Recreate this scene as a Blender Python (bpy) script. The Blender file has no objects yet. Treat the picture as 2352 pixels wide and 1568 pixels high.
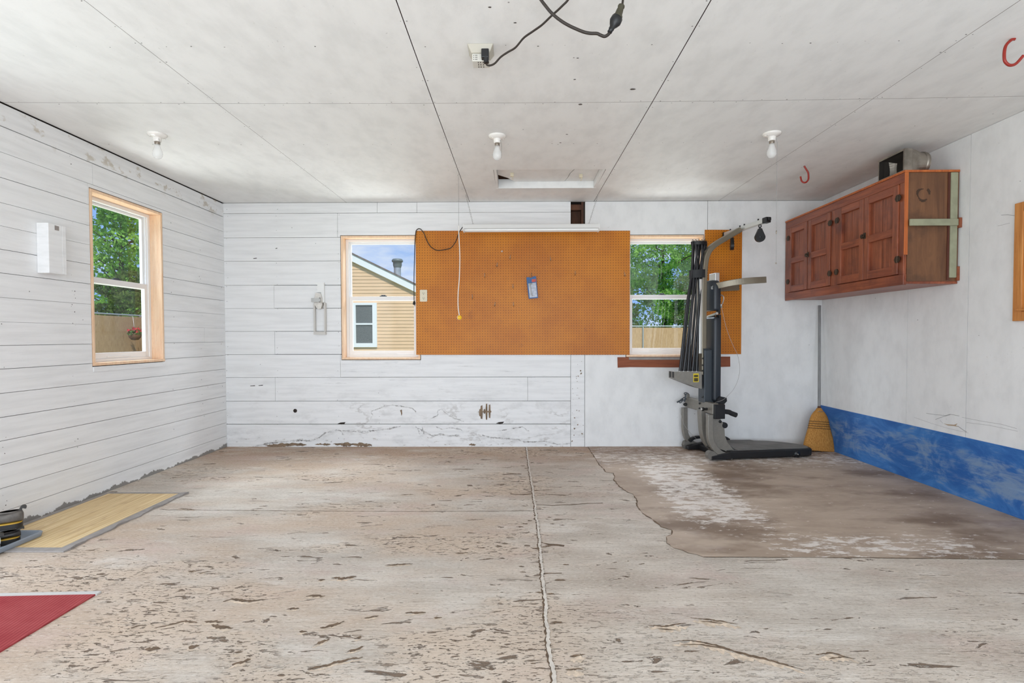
import bpy, math, random
from mathutils import Vector, Matrix
random.seed(7)
PI = math.pi
SC = bpy.context.scene
COL = SC.collection
# ------------------------------------------------------------------ camera calibration
F = 1235.0; PITCH = 0.0251; YAW = 0.0100; ROLL = -0.0021; PY = 805.19; HC = 1.0735
CM = Matrix.Rotation(YAW, 3, 'Z') @ Matrix.Rotation(PI/2 - PITCH, 3, 'X') @ Matrix.Rotation(ROLL, 3, 'Z')
CP = Vector((0, 0, HC))
XL, XR, D, H = -2.865, 2.951, 5.25, 2.388      # room: left wall, right wall, back wall, ceiling height
YF = -1.7                                       # front wall with an assumed open garage door
def ray(px, py): return CM @ Vector(((px-1176)/F, (PY-py)/F, -1))
def onY(px, py, Y=D): d = ray(px, py); return CP + d*(Y/d.y)
def onX(px, py, X): d = ray(px, py); return CP + d*(X/d.x)
def onZ(px, py, Z=0.0): d = ray(px, py); return CP + d*((Z-HC)/d.z)
cam = bpy.data.cameras.new('camera'); camo = bpy.data.objects.new('camera', cam); COL.objects.link(camo)
cam.sensor_width = 36; cam.lens = 36*F/2352; cam.shift_y = (PY-784)/2352; cam.clip_start = .05; cam.clip_end = 400
camo.matrix_world = Matrix.Translation(CP) @ CM.to_4x4()
SC.camera = camo

# ------------------------------------------------------------------ materials
def lin(c):
    c = [v/255 for v in c[:3]]
    return tuple([v/12.92 if v <= .04045 else ((v+.055)/1.055)**2.4 for v in c] + [1])
class NT:
    def __init__(s, name):
        s.m = bpy.data.materials.new(name); s.m.use_nodes = True
        s.t = s.m.node_tree; s.t.nodes.clear()
        s.out = s.t.nodes.new('ShaderNodeOutputMaterial')
        s.co = s.t.nodes.new('ShaderNodeTexCoord').outputs['Object']
    def n(s, typ, **kw):
        nd = s.t.nodes.new(typ)
        for k, v in kw.items(): setattr(nd, k, v)
        return nd
    def set(s, sock, v):
        if isinstance(v, bpy.types.NodeSocket): s.t.links.new(v, sock)
        else: sock.default_value = v
    def math(s, op, a, b=0.0, c=None, clamp=False):
        nd = s.n('ShaderNodeMath', operation=op, use_clamp=clamp); s.set(nd.inputs[0], a); s.set(nd.inputs[1], b)
        if c is not None: s.set(nd.inputs[2], c)
        return nd.outputs[0]
    def map(s, scale=(1,1,1), loc=(0,0,0), rot=(0,0,0)):
        nd = s.n('ShaderNodeMapping'); s.t.links.new(s.co, nd.inputs[0])
        nd.inputs['Scale'].default_value = scale; nd.inputs['Location'].default_value = loc; nd.inputs['Rotation'].default_value = rot
        return nd.outputs[0]
    def noise(s, scale=5, stretch=(1,1,1), detail=4, rough=.55, loc=(0,0,0), dist=0):
        nd = s.n('ShaderNodeTexNoise'); s.t.links.new(s.map(stretch, loc), nd.inputs['Vector'])
        nd.inputs['Scale'].default_value = scale; nd.inputs['Detail'].default_value = detail; nd.inputs['Roughness'].default_value = rough
        nd.inputs['Distortion'].default_value = dist
        return nd.outputs['Fac']
    def voro(s, scale=5, stretch=(1,1,1), rnd=1.0, loc=(0,0,0)):
        nd = s.n('ShaderNodeTexVoronoi'); s.t.links.new(s.map(stretch, loc), nd.inputs['Vector'])
        nd.inputs['Scale'].default_value = scale; nd.inputs['Randomness'].default_value = rnd
        return nd.outputs['Distance']
    def sstep(s, x, a, b, lo=0.0, hi=1.0):
        nd = s.n('ShaderNodeMapRange', interpolation_type='SMOOTHSTEP'); s.set(nd.inputs['Value'], x)
        nd.inputs['From Min'].default_value = a; nd.inputs['From Max'].default_value = b
        nd.inputs['To Min'].default_value = lo; nd.inputs['To Max'].default_value = hi
        return nd.outputs[0]
    def mix(s, f, a, b, mode='MIX'):
        nd = s.n('ShaderNodeMix', data_type='RGBA', blend_type=mode); s.set(nd.inputs[0], f)
        s.set(nd.inputs[6], a); s.set(nd.inputs[7], b)
        return nd.outputs[2]
    def xyz(s):
        nd = s.n('ShaderNodeSeparateXYZ'); s.t.links.new(s.co, nd.inputs[0]); return nd.outputs
    def bump(s, h, st=.3, dist=.01, prev=None):
        nd = s.n('ShaderNodeBump'); s.set(nd.inputs['Height'], h); nd.inputs['Strength'].default_value = st; nd.inputs['Distance'].default_value = dist
        if prev is not None: s.t.links.new(prev, nd.inputs['Normal'])
        return nd.outputs[0]
    def bsdf(s, col, rough=.6, metal=0, spec=.5, normal=None, alpha=None, **kw):
        b = s.n('ShaderNodeBsdfPrincipled'); s.set(b.inputs['Base Color'], col); s.set(b.inputs['Roughness'], rough)
        b.inputs['Metallic'].default_value = metal; b.inputs['Specular IOR Level'].default_value = spec
        if normal is not None: s.t.links.new(normal, b.inputs['Normal'])
        if alpha is not None: s.set(b.inputs['Alpha'], alpha)
        for k, v in kw.items(): s.set(b.inputs[k], v)
        s.t.links.new(b.outputs[0], s.out.inputs[0]); return b
    def box_mask(s, x, a, b, soft): # 1 inside a..b
        return s.math('MULTIPLY', s.sstep(x, a-soft, a+soft), s.sstep(x, b-soft, b+soft, 1, 0))
_mats = {}
def mat(name, col, rough=.6, metal=0, spec=.5, var=.0, vs=8, st=(1,1,1), bump=0, bs=60, bst=(1,1,1), bd=.002):
    if name in _mats: return _mats[name]
    t = NT(name); c = lin(col); cs = c
    if var:
        d = tuple([v*(1-var) for v in c[:3]]+[1]); l = tuple([min(1, v*(1+var)) for v in c[:3]]+[1])
        cs = t.mix(t.sstep(t.noise(vs, st, 5), .3, .7), d, l)
    nm = t.bump(t.noise(bs, bst, 3), bump, bd) if bump else None
    t.bsdf(cs, rough, metal, spec, nm); _mats[name] = t.m; return t.m

def m_paint(name, base=(232,232,231), grain=(1,1,1), kind='board'):
    t = NT(name); c = lin(base)
    x, y, z = t.xyz()
    g = t.noise(9, grain, 6, .6)
    col = t.mix(t.sstep(g, .35, .75), c, lin([v*.955 for v in base]))
    fine = t.noise(55, grain, 5, .7, (3, 1, 2))
    col = t.mix(t.sstep(fine, .66, .74, 0, .42), col, lin((150,147,143)))
    blot = t.noise(1.6, (1,1,1), 3, .5, (5, 5, 5))
    col = t.mix(t.sstep(blot, .52, .75, 0, .09), col, lin((204,203,200)))
    sp = t.voro(4.6, (1,1,1.3))
    col = t.mix(t.sstep(sp, .012, .026, .7, 0), col, lin((70,62,56)))
    if kind == 'back':   # grime towards the floor on the old boards, watermarks
        gr = t.math('MULTIPLY', t.sstep(z, .05, .95, 1, 0), t.sstep(t.noise(5, (1,1,2.2), 6, .65, (2,0,1)), .5, .72))
        col = t.mix(t.math('MULTIPLY', gr, .28), col, lin((150,148,145)))
        lv = t.math('ABSOLUTE', t.math('SUBTRACT', t.noise(1.7, (.8,1,2.0), 7, .6, (1.2,0,4.6), .2), .5))
        mk = t.math('MULTIPLY', t.sstep(lv, .0, .022, 1, 0), t.math('MULTIPLY', t.math('MULTIPLY', t.box_mask(z, .06, .42, .06), t.sstep(t.noise(2.6,(1,1,1),3,.5,(8,0,8)), .42, .6)), t.box_mask(x, -1.7, .5, .2)))
        col = t.mix(t.math('MULTIPLY', mk, .5), col, lin((150,144,138)))
        pl = t.math('MULTIPLY', t.sstep(t.noise(14, (1,1,3), 6, .7, (9,0,2)), .6, .66), t.sstep(z, .03, .16, 1, 0))
        col = t.mix(t.math('MULTIPLY', pl, .8), col, lin((128,110,92)))
        sc = t.math('MULTIPLY', t.sstep(t.noise(7, (.5,1,9), 6, .75, (4,0,2)), .58, .7), t.math('MULTIPLY', t.box_mask(z, .42, .86, .08), t.box_mask(x, -2.0, .5, .15)))
        col = t.mix(t.math('MULTIPLY', sc, .45), col, lin((130,130,130)))
    if kind == 'left':
        pl = t.math('MULTIPLY', t.sstep(t.noise(7, (1,1,1.6), 6, .65, (9,3,2)), .55, .63), t.sstep(z, 2.2, 2.3))
        pl = t.math('MULTIPLY', pl, .6)
        col = t.mix(pl, col, lin((178,164,140)))
        gr = t.sstep(t.math('SUBTRACT', z, t.math('MULTIPLY', t.math('SUBTRACT', t.noise(5, (1,1,.4), 6, .72), .36), .16)), -.004, .002, 1, 0)
        col = t.mix(t.math('MULTIPLY', gr, .9), col, lin((128,124,119)))
    nm = t.bump(t.noise(40, grain, 5, .65), .25, .003)
    t.bsdf(col, .55, 0, .35, nm); return t.m
M_BACK = m_paint('painted_boards_back', (238,238,238), (.25,1,3.5), 'back')
M_LEFT = m_paint('painted_boards_left', (240,240,240), (1,.25,3.5), 'left')
M_WALL = m_paint('painted_panel', (236,236,235), (1,1,.6), 'plain')
M_CEIL = m_paint('painted_ceiling', (240,240,238), (1.0,.5,1), 'plain')
M_DARK = mat('dark_gap', (46,38,33), .9)
M_OLDW = mat('old_bare_wood', (84,52,34), .8, var=.4, vs=12, st=(1,1,.3))
M_NAIL = mat('nail_head', (88,82,78), .6)
M_STAIN_B = mat('brown_stain', (128,108,88), .8, var=.3, vs=30)

def m_wood(name, c1, c2, grain=(.6,9,9), sc=6, rough=.45, c3=None, spec=.5):
    t = NT(name)
    g = t.noise(sc, grain, 8, .65, dist=.6)
    col = t.mix(t.sstep(g, .3, .72), lin(c1), lin(c2))
    f = t.noise(sc*9, grain, 4, .6)
    col = t.mix(t.sstep(f, .55, .75, 0, .35), col, lin([v*.62 for v in c1]))
    if c3 is not None: col = t.mix(t.sstep(t.noise(4, (1,1,1), 5, .6, (3,3,3)), .5, .72, 0, .75), col, lin(c3))
    t.bsdf(col, rough, 0, spec, t.bump(f, .12, .002)); return t.m
M_PINE_X = m_wood('pine_jamb', (238,196,158), (248,216,184), (9,9,.7), 5, .5)
M_CAB = m_wood('stained_cabinet_front', (116,60,40), (164,92,62), (8,8,.5), 5, .36, (96,50,40))
M_CABH = m_wood('stained_cabinet_rail', (120,60,40), (168,92,60), (8,.5,8), 5, .36, (100,52,40))
M_PLY = m_wood('plywood_side', (96,62,40), (124,84,54), (6,6,.5), 4, .55, (70,46,32))
M_CABE = m_wood('orange_edge', (168,84,38), (200,112,52), (9,9,.5), 6, .5)
M_OAK = m_wood('golden_oak', (186,118,58), (214,150,84), (9,9,.5), 6, .4)
M_REDB = m_wood('red_brown_board', (126,66,40), (150,84,52), (.4,6,6), 6, .7)
M_GREENB = mat('pale_green_paint', (150,150,124), .6, var=.1, vs=14)
M_VINYL = mat('window_vinyl', (240,238,236), .35)
M_WHITE = mat('white_enamel', (238,238,236), .35)
M_PORC = mat('porcelain', (236,232,226), .15)
M_BRASS = mat('socket_shell', (150,140,128), .35, .8)
M_BLACK = mat('black_plastic', (24,24,26), .45)
M_CORD = mat('dark_cord', (46,38,32), .55)
M_OLIVE = mat('olive_rubber', (64,60,44), .6)
M_IVORY = mat('ivory_plastic', (222,212,186), .4)
M_REDH = mat('red_vinyl_hook', (150,38,26), .4)
M_GALV = mat('galvanised_steel', (150,142,132), .42, .75, var=.25, vs=14)
M_STEEL = mat('bare_steel', (172,170,166), .32, .9)
M_GREY = mat('hammered_grey_paint', (138,134,126), .42, .35, var=.06, vs=40)
M_TAUPE = mat('taupe_tube', (134,126,110), .38, .5)
M_SILV = mat('silver_tube', (214,214,210), .28, .55)
M_DKGREY = mat('dark_grey_steel', (70,76,82), .4, .4)
M_VINB = mat('black_vinyl_pad', (40,45,52), .38, bump=.15, bs=150)
M_RUBB = mat('black_rod', (26,27,30), .32)
M_YEL = mat('yellow_plastic', (240,186,20), .35)
M_STR = mat('white_string', (236,232,224), .8)
M_WIRE = mat('thin_wire', (150,150,148), .5, .3)
M_CHROME = mat('hook_wire', (176,160,138), .3, .85)

def m_glass():
    t = NT('window_glass')
    tr = t.n('ShaderNodeBsdfTransparent'); tr.inputs[0].default_value = (.97,.98,.98,1)
    gl = t.n('ShaderNodeBsdfGlossy'); gl.inputs['Roughness'].default_value = .02
    mx = t.n('ShaderNodeMixShader'); mx.inputs[0].default_value = .04
    t.t.links.new(tr.outputs[0], mx.inputs[1]); t.t.links.new(gl.outputs[0], mx.inputs[2]); t.t.links.new(mx.outputs[0], t.out.inputs[0]); return t.m
M_GLASS = m_glass()
def m_bulb():
    t = NT('frosted_bulb'); a = t.n('ShaderNodeBsdfTransparent')
    b = t.n('ShaderNodeBsdfPrincipled'); b.inputs['Base Color'].default_value = lin((240,240,238)); b.inputs['Roughness'].default_value = .12
    mx = t.n('ShaderNodeMixShader'); mx.inputs[0].default_value = .45
    t.t.links.new(a.outputs[0], mx.inputs[1]); t.t.links.new(b.outputs[0], mx.inputs[2]); t.t.links.new(mx.outputs[0], t.out.inputs[0]); return t.m
M_BULB = m_bulb()

def m_floor():
    t = NT('worn_concrete'); x, y, z = t.xyz()
    big = t.noise(.9, (.7,1.4,1), 5, .6)
    mid = t.noise(3.0, (.6,1.6,1), 6, .62, (4,2,0))
    fine = t.noise(26, (.7,2.4,1), 6, .72, (1,7,0))
    brm = t.noise(9, (.35,13,1), 4, .6, (6,6,0))          # broom finish, lines across the slab
    col = t.mix(t.sstep(mid, .32, .68), lin((184,174,163)), lin((212,204,194)))
    tan = t.math('MULTIPLY', t.sstep(big, .38, .62), t.sstep(x, -.4, .3, 1, .25))
    col = t.mix(t.math('MULTIPLY', tan, .8), col, lin((194,170,148)))
    back = t.math('MULTIPLY', t.sstep(y, 4.15, 5.0), t.sstep(t.noise(3, (.7,1,1), 5, .6, (8,1,0)), .25, .6))
    col = t.mix(t.math('MULTIPLY', back, .8), col, lin((168,136,110)))
    pink = t.sstep(t.noise(1.7, (1,2,1), 4, .6, (2,9,0)), .5, .72, 0, .45)
    col = t.mix(pink, col, lin((198,172,164)))
    pale = t.sstep(t.noise(2.2, (.6,1.8,1), 6, .65, (11,3,0)), .56, .72, 0, .7)
    col = t.mix(pale, col, lin((222,216,208)))
    grey = t.math('MULTIPLY', t.sstep(x, .0, .4), t.sstep(t.noise(1.8, (.8,2,1), 5, .65, (1,13,0)), .48, .72))
    col = t.mix(t.math('MULTIPLY', grey, .5), col, lin((164,154,143)))
    col = t.mix(t.sstep(brm, .50, .70, 0, .42), col, lin((160,144,130)))
    col = t.mix(t.sstep(fine, .56, .70, 0, .6), col, lin((136,120,104)))
    grit = t.noise(75, (.7,1.6,1), 5, .75, (2,2,0)); col = t.mix(t.sstep(grit, .54, .66, 0, .6), col, lin((128,114,100))); col = t.mix(t.sstep(grit, .46, .36, 0, .45), col, lin((226,219,210)))
    # spalled zones: the paste broke out and the sandy body shows, with clusters of small pits
    zn = t.noise(1.0, (.8,1.5,1), 6, .62, (3.3,5.1,0))
    near = t.math('ADD', t.math('MULTIPLY', t.sstep(y, 1.6, 3.0, .045, -.03), 1.0), t.math('MULTIPLY', t.math('SUBTRACT', 1.0, t.sstep(t.math('ABSOLUTE', x), .05, .5)), .05))
    zv = t.math('ADD', zn, near)
    zone = t.math('MULTIPLY', t.sstep(zv, .50, .60), t.sstep(x, .05, .4, 1, .3))
    few = t.sstep(zv, .36, .5, .25, 1)
    big = t.noise(9, (.6,2.0,1), 6, .66, (0,0,0), .6)
    p1 = t.math('MULTIPLY', t.sstep(big, .612, .645), few)
    p2 = t.math('MULTIPLY', t.sstep(t.noise(24, (.65,2.0,1), 5, .62, (5,3,0), .4), .585, .635), zone)
    p3 = t.math('MULTIPLY', t.sstep(t.noise(58, (.7,1.8,1), 4, .62, (1,8,0), .3), .585, .65), zone)
    pit = t.math('MAXIMUM', t.math('MAXIMUM', p1, p2), t.math('MULTIPLY', p3, .75))
    col = t.mix(t.math('MULTIPLY', zone, .55), col, lin((206,186,166)))
    lit_lip = t.math('MULTIPLY', t.sstep(big, .55, .6), few)  # pale rim colours in the lit edges of the pits
    col = t.mix(t.math('MULTIPLY', lit_lip, .35), col, lin((222,208,194)))
    col = t.mix(t.math('MULTIPLY', pit, .88), col, lin((104,84,66)))
    h = t.math('ADD', t.math('MULTIPLY', pit, -1.0), t.math('MULTIPLY', fine, .15))
    h = t.math('ADD', h, t.math('MULTIPLY', brm, .16)); h = t.math('ADD', h, t.math('MULTIPLY', grit, .12))
    t.bsdf(col, .78, 0, .3, t.bump(h, .9, .012)); return t.m
M_FLOOR = m_floor()
M_CRACK = mat('crack_void', (108,89,71), .9, var=.3, vs=40)
M_FILL = mat('crack_filler', (206,198,188), .8, var=.14, vs=30, bump=.5, bs=60)

def m_vinyl():
    t = NT('worn_vinyl_sheet'); x, y, z = t.xyz()
    mid = t.noise(2.6, (.7,1.6,1), 6, .65, (3,1,0))
    fine = t.noise(24, (.5,2.5,1), 6, .7)
    col = t.mix(t.sstep(mid, .3, .7), lin((162,143,126)), lin((190,172,155)))
    wet = t.sstep(t.noise(1.6, (.8,1.5,1), 5, .62, (7.7,2.1,0)), .47, .66, 0, .85)
    col = t.mix(wet, col, lin((118,97,80)))
    # where the wear layer peeled away and the white backing shows: left part, and the whole strip by the wall
    reg = t.math('MAXIMUM', t.math('MULTIPLY', t.box_mask(x, .96, 1.5, .10), t.box_mask(y, 3.05, 4.6, .25)), t.math('MULTIPLY', t.sstep(y, 4.2, 4.75), .8))
    reg = t.math('ADD', reg, t.math('MULTIPLY', t.math('MULTIPLY', t.box_mask(x, 1.3, 2.4, .2), t.box_mask(y, 2.6, 2.9, .08)), .7))
    pe = t.noise(11, (.8,1.8,1), 9, .74, (2,8,0))
    peel = t.sstep(t.math('ADD', pe, t.math('MULTIPLY', reg, .17)), .60, .68)
    col = t.mix(t.math('MULTIPLY', peel, .85), col, lin((232,224,217)))
    lil = t.sstep(t.noise(2.1, (.8,2,1), 4, .6, (1,17,0)), .55, .75, 0, .4)
    col = t.mix(lil, col, lin((186,170,164)))
    col = t.mix(t.sstep(fine, .6, .72, 0, .5), col, lin((110,94,80)))
    # printed block pattern, still readable by the wall
    br = t.n('ShaderNodeTexBrick'); t.t.links.new(t.map((1,1,1)), br.inputs[0]); br.inputs['Scale'].default_value = 3.2
    br.inputs['Color1'].default_value = (1,1,1,1); br.inputs['Color2'].default_value = (0,0,0,1); br.inputs['Mortar'].default_value = (0,0,0,1); br.inputs['Mortar Size'].default_value = .02
    pm = t.math('MULTIPLY', t.sstep(y, 4.3, 4.6), t.sstep(t.noise(3, (1,1,1), 3, .5, (6,6,0)), .45, .55))
    col = t.mix(t.math('MULTIPLY', t.math('MULTIPLY', pm, br.outputs['Fac']), .5), col, lin((140,126,118)))
    brn = t.math('MULTIPLY', t.sstep(y, 4.75, 5.1), .75)
    col = t.mix(t.math('MULTIPLY', brn, t.sstep(fine, .35, .55)), col, lin((150,120,98)))
    t.bsdf(col, .6, 0, .35, t.bump(t.math('ADD', fine, peel), .4, .003)); return t.m
M_VSHEET = m_vinyl()

def m_blue():
    t = NT('scuffed_blue_paint'); x, y, z = t.xyz()
    a = t.noise(3.2, (1,.9,1.8), 6, .66, (3,4,1), 1.2)
    b = t.noise(11, (1,.35,2.6), 6, .7, (1,2,8), .8)
    m1 = t.math('ADD', t.math('MULTIPLY', a, .62), t.math('MULTIPLY', b, .42))
    m1 = t.math('ADD', m1, t.math('MULTIPLY', t.sstep(y, 3.1, 3.9, .05, 0), 1))
    m1 = t.math('SUBTRACT', m1, t.math('MULTIPLY', t.math('SUBTRACT', 1.0, t.box_mask(z, .08, .33, .05)), .12))
    col = t.mix(t.sstep(a, .35, .7), lin((40,96,166)), lin((66,126,192)))
    col = t.mix(t.sstep(m1, .47, .64, 0, .8), col, lin((132,152,176)))
    st = t.sstep(t.noise(14, (1,.22,5), 5, .7, (0,9,0)), .62, .72, 0, .6)
    col = t.mix(st, col, lin((140,172,208)))
    t.bsdf(col, .5, 0, .4); return t.m
M_BLUE = m_blue()

def m_peg():
    t = NT('pegboard_hardboard'); x, y, z = t.xyz()
    P = .0254
    def fr(v, o): return t.math('SUBTRACT', t.math('FRACT', t.math('DIVIDE', t.math('ADD', v, 10+o), P)), .5)
    dx, dz = fr(x, .004), fr(z, .006)
    r = t.math('SQRT', t.math('ADD', t.math('MULTIPLY', dx, dx), t.math('MULTIPLY', dz, dz)))
    hole = t.sstep(r, .10, .17, 1, 0)
    n = t.noise(2.5, (1,1,1), 5, .6)
    col = t.mix(t.sstep(n, .3, .7), lin((184,105,12)), lin((202,123,20)))
    col = t.mix(t.sstep(t.noise(7, (1,1,1), 6, .7, (4,0,4)), .62, .75, 0, .35), col, lin((120,62,30)))
    col = t.mix(hole, col, lin((52,24,10)))
    t.bsdf(col, .42, 0, .35, t.bump(hole, -.6, .004)); return t.m
M_PEG = m_peg()

def m_bamboo():
    t = NT('bamboo_slats'); x, y, z = t.xyz()
    w = t.noise(1, (120,1.5,1), 3, .6)
    col = t.mix(t.sstep(w, .35, .65), lin((200,166,112)), lin((234,210,164)))
    col = t.mix(t.sstep(t.noise(5, (3,1,1), 5, .6), .5, .7, 0, .5), col, lin((178,140,98)))
    ln = t.sstep(t.math('ABSOLUTE', t.math('SUBTRACT', t.math('FRACT', t.math('MULTIPLY', x, 62)), .5)), .40, .48)
    col = t.mix(t.math('MULTIPLY', ln, .35), col, lin((120,88,52)))
    t.bsdf(col, .5, 0, .4, t.bump(ln, -.4, .002)); return t.m
M_BAMB = m_bamboo()
M_BORD = mat('grey_cloth_border', (150,144,140), .8, var=.12, vs=20)
def m_red():
    t = NT('red_ribbed_carpet'); x, y, z = t.xyz()
    rib = t.math('FRACT', t.math('MULTIPLY', t.math('ADD', x, t.math('MULTIPLY', y, .12)), 70))
    rb = t.sstep(t.math('ABSOLUTE', t.math('SUBTRACT', rib, .5)), .1, .45)
    col = t.mix(t.sstep(t.noise(3, (1,1,1), 6, .7), .3, .75), lin((148,50,54)), lin((172,82,82)))
    col = t.mix(t.math('MULTIPLY', rb, .5), col, lin((120,30,36)))
    col = t.mix(t.sstep(t.noise(45, (1,1,1), 4, .7), .68, .76, 0, .6), col, lin((200,170,160)))
    t.bsdf(col, .9, 0, .2, t.bump(rb, -.6, .004)); return t.m
M_REDC = m_red()

# ------------------------------------------------------------------ mesh helper
class MB:
    def __init__(s): s.v = []; s.f = []; s.mi = []; s.sm = []
    def add(s, vs, fs, mi=0, smooth=False):
        o = len(s.v); s.v += [tuple(p) for p in vs]
        for f in fs: s.f.append([i+o for i in f]); s.mi.append(mi); s.sm.append(smooth)
    def box(s, a, b, mi=0):
        x0,x1 = sorted((a[0],b[0])); y0,y1 = sorted((a[1],b[1])); z0,z1 = sorted((a[2],b[2]))
        s.add([(x0,y0,z0),(x1,y0,z0),(x1,y1,z0),(x0,y1,z0),(x0,y0,z1),(x1,y0,z1),(x1,y1,z1),(x0,y1,z1)],
              [(0,3,2,1),(4,5,6,7),(0,1,5,4),(1,2,6,5),(2,3,7,6),(3,0,4,7)], mi)
    def hexa(s, b4, t4, mi=0):
        s.add(list(b4)+list(t4), [(0,3,2,1),(4,5,6,7),(0,1,5,4),(1,2,6,5),(2,3,7,6),(3,0,4,7)], mi)
    def prism(s, pts, ext, mi=0, smooth=False):     # planar polygon of 3D points, extruded by the vector ext
        n = len(pts); e = Vector(ext); P = [Vector(p) for p in pts]
        nrm = Vector((0,0,0))
        for i in range(n): nrm += P[i].cross(P[(i+1) % n])
        if nrm.dot(e) < 0: P.reverse()
        s.add(P, [list(range(n))[::-1]], mi); s.add([p+e for p in P], [list(range(n))], mi)
        s.add(P+[p+e for p in P], [(i, (i+1) % n, n+(i+1) % n, n+i) for i in range(n)], mi, smooth)
    def tube(s, path, r, seg=10, mi=0, caps=True):
        P = [Vector(p) for p in path]; n = len(P)
        R = r if isinstance(r, (list, tuple)) else [r]*n
        up = None; rings = []
        for i in range(n):
            t = (P[min(i+1,n-1)]-P[max(i-1,0)]).normalized()
            if up is None:
                up = Vector((0,0,1)) if abs(t.z) < .9 else Vector((1,0,0))
            u = (up - t*up.dot(t)).normalized(); w = t.cross(u); up = u
            rings.append([P[i]+(u*math.cos(2*PI*k/seg)+w*math.sin(2*PI*k/seg))*R[i] for k in range(seg)])
        vs = [p for rg in rings for p in rg]
        fs = [(i*seg+k, i*seg+(k+1) % seg, (i+1)*seg+(k+1) % seg, (i+1)*seg+k) for i in range(n-1) for k in range(seg)]
        s.add(vs, fs, mi, True)
        if caps: s.add(rings[0], [list(range(seg))[::-1]], mi); s.add(rings[-1], [list(range(seg))], mi)
    def rsweep(s, path, side, hs, hn, mi=0):        # rectangular tube along a path, side = constant lateral direction
        P = [Vector(p) for p in path]; n = len(P); sd = Vector(side).normalized(); rings = []
        for i in range(n):
            t = (P[min(i+1,n-1)]-P[max(i-1,0)]).normalized(); nn = sd.cross(t).normalized()
            rings.append([P[i]+sd*a*hs+nn*b*hn for a, b in ((-1,-1),(1,-1),(1,1),(-1,1))])
        vs = [p for rg in rings for p in rg]
        s.add(vs, [(i*4+k, i*4+(k+1) % 4, (i+1)*4+(k+1) % 4, (i+1)*4+k) for i in range(n-1) for k in range(4)], mi)
        s.add(rings[0], [(3,2,1,0)], mi); s.add(rings[-1], [(0,1,2,3)], mi)
    def lathe(s, prof, org, axis=(0,0,1), seg=24, mi=0, smooth=True):   # prof: (radius, distance along the axis)
        ax = Vector(axis).normalized(); up = Vector((1,0,0)) if abs(ax.x) < .8 else Vector((0,1,0))
        u = (up-ax*up.dot(ax)).normalized(); w = ax.cross(u); o = Vector(org)
        vs = [o+ax*h+(u*math.cos(2*PI*k/seg)+w*math.sin(2*PI*k/seg))*r for r, h in prof for k in range(seg)]
        n = len(prof)
        s.add(vs, [(i*seg+k, i*seg+(k+1) % seg, (i+1)*seg+(k+1) % seg, (i+1)*seg+k) for i in range(n-1) for k in range(seg)], mi, smooth)
        if prof[0][0] > 1e-5: s.add(vs[:seg], [list(range(seg))[::-1]], mi)
        if prof[-1][0] > 1e-5: s.add(vs[-seg:], [list(range(seg))], mi)
    def loft(s, rings, mi=0, smooth=True, caps=True):
        seg = len(rings[0]); vs = [p for r in rings for p in r]
        s.add(vs, [(i*seg+k, i*seg+(k+1) % seg, (i+1)*seg+(k+1) % seg, (i+1)*seg+k) for i in range(len(rings)-1) for k in range(seg)], mi, smooth)
        if caps: s.add(rings[0], [list(range(seg))[::-1]], mi); s.add(rings[-1], [list(range(seg))], mi)
    def sphere(s, c, r, mi=0, seg=16, sc=(1,1,1)):
        rg = [[(c[0]+sc[0]*r*math.sin(PI*i/10)*math.cos(2*PI*k/seg), c[1]+sc[1]*r*math.sin(PI*i/10)*math.sin(2*PI*k/seg), c[2]-sc[2]*r*math.cos(PI*i/10)) for k in range(seg)] for i in range(1,10)]
        s.loft(rg, mi)
    def build(s, name, mats, parent=None, bevel=0, fix=True):
        me = bpy.data.meshes.new(name); me.from_pydata(s.v, [], s.f)
        for m in (mats if isinstance(mats, (list, tuple)) else [mats]): me.materials.append(m)
        me.polygons.foreach_set('material_index', s.mi); me.polygons.foreach_set('use_smooth', s.sm)
        me.update()
        o = bpy.data.objects.new(name, me); COL.objects.link(o)
        if parent is not None:
            o.parent = parent; o.matrix_parent_inverse = world(parent).inverted()
        if bevel:
            b = o.modifiers.new('bevel', 'BEVEL'); b.width = bevel; b.segments = 2; b.limit_method = 'ANGLE'; b.angle_limit = .7
        return o
def world(o):
    if o.parent is None: return Matrix.LocRotScale(o.location, o.rotation_euler, o.scale)
    return world(o.parent) @ o.matrix_parent_inverse @ Matrix.LocRotScale(o.location, o.rotation_euler, o.scale)
def tag(o, label=None, cat=None, group=None, kind=None):
    for k, v in (('label',label),('category',cat),('group',group),('kind',kind)):
        if v: o[k] = v
    return o
def thing(name, loc, label, cat, group=None):
    o = bpy.data.objects.new(name, None); COL.objects.link(o); o.location = loc; o.empty_display_size = .1
    return tag(o, label, cat, group)
def parts(name, boxes, m, parent, bevel=0):
    for a, b in boxes:
        k = MB(); k.box(a, b); k.build(name, m, parent, bevel)
def struct(o): o['kind'] = 'structure'; return o
def copy_tree(o, parent=None):
    c = o.copy(); COL.objects.link(c)
    if parent is not None: c.parent = parent; c.matrix_parent_inverse = o.matrix_parent_inverse.copy()
    for ch in list(o.children): copy_tree(ch, c)
    return c
def smooth_path(pts, k=6):      # Catmull-Rom
    P = [Vector(p) for p in pts]; out = []
    for i in range(len(P)-1):
        a, b, c, d = P[max(i-1,0)], P[i], P[i+1], P[min(i+2,len(P)-1)]
        for j in range(k):
            t = j/k
            out.append(.5*((2*b)+(c-a)*t+(2*a-5*b+4*c-d)*t*t+(3*b-a-3*c+d)*t**3))
    out.append(P[-1]); return out
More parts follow.
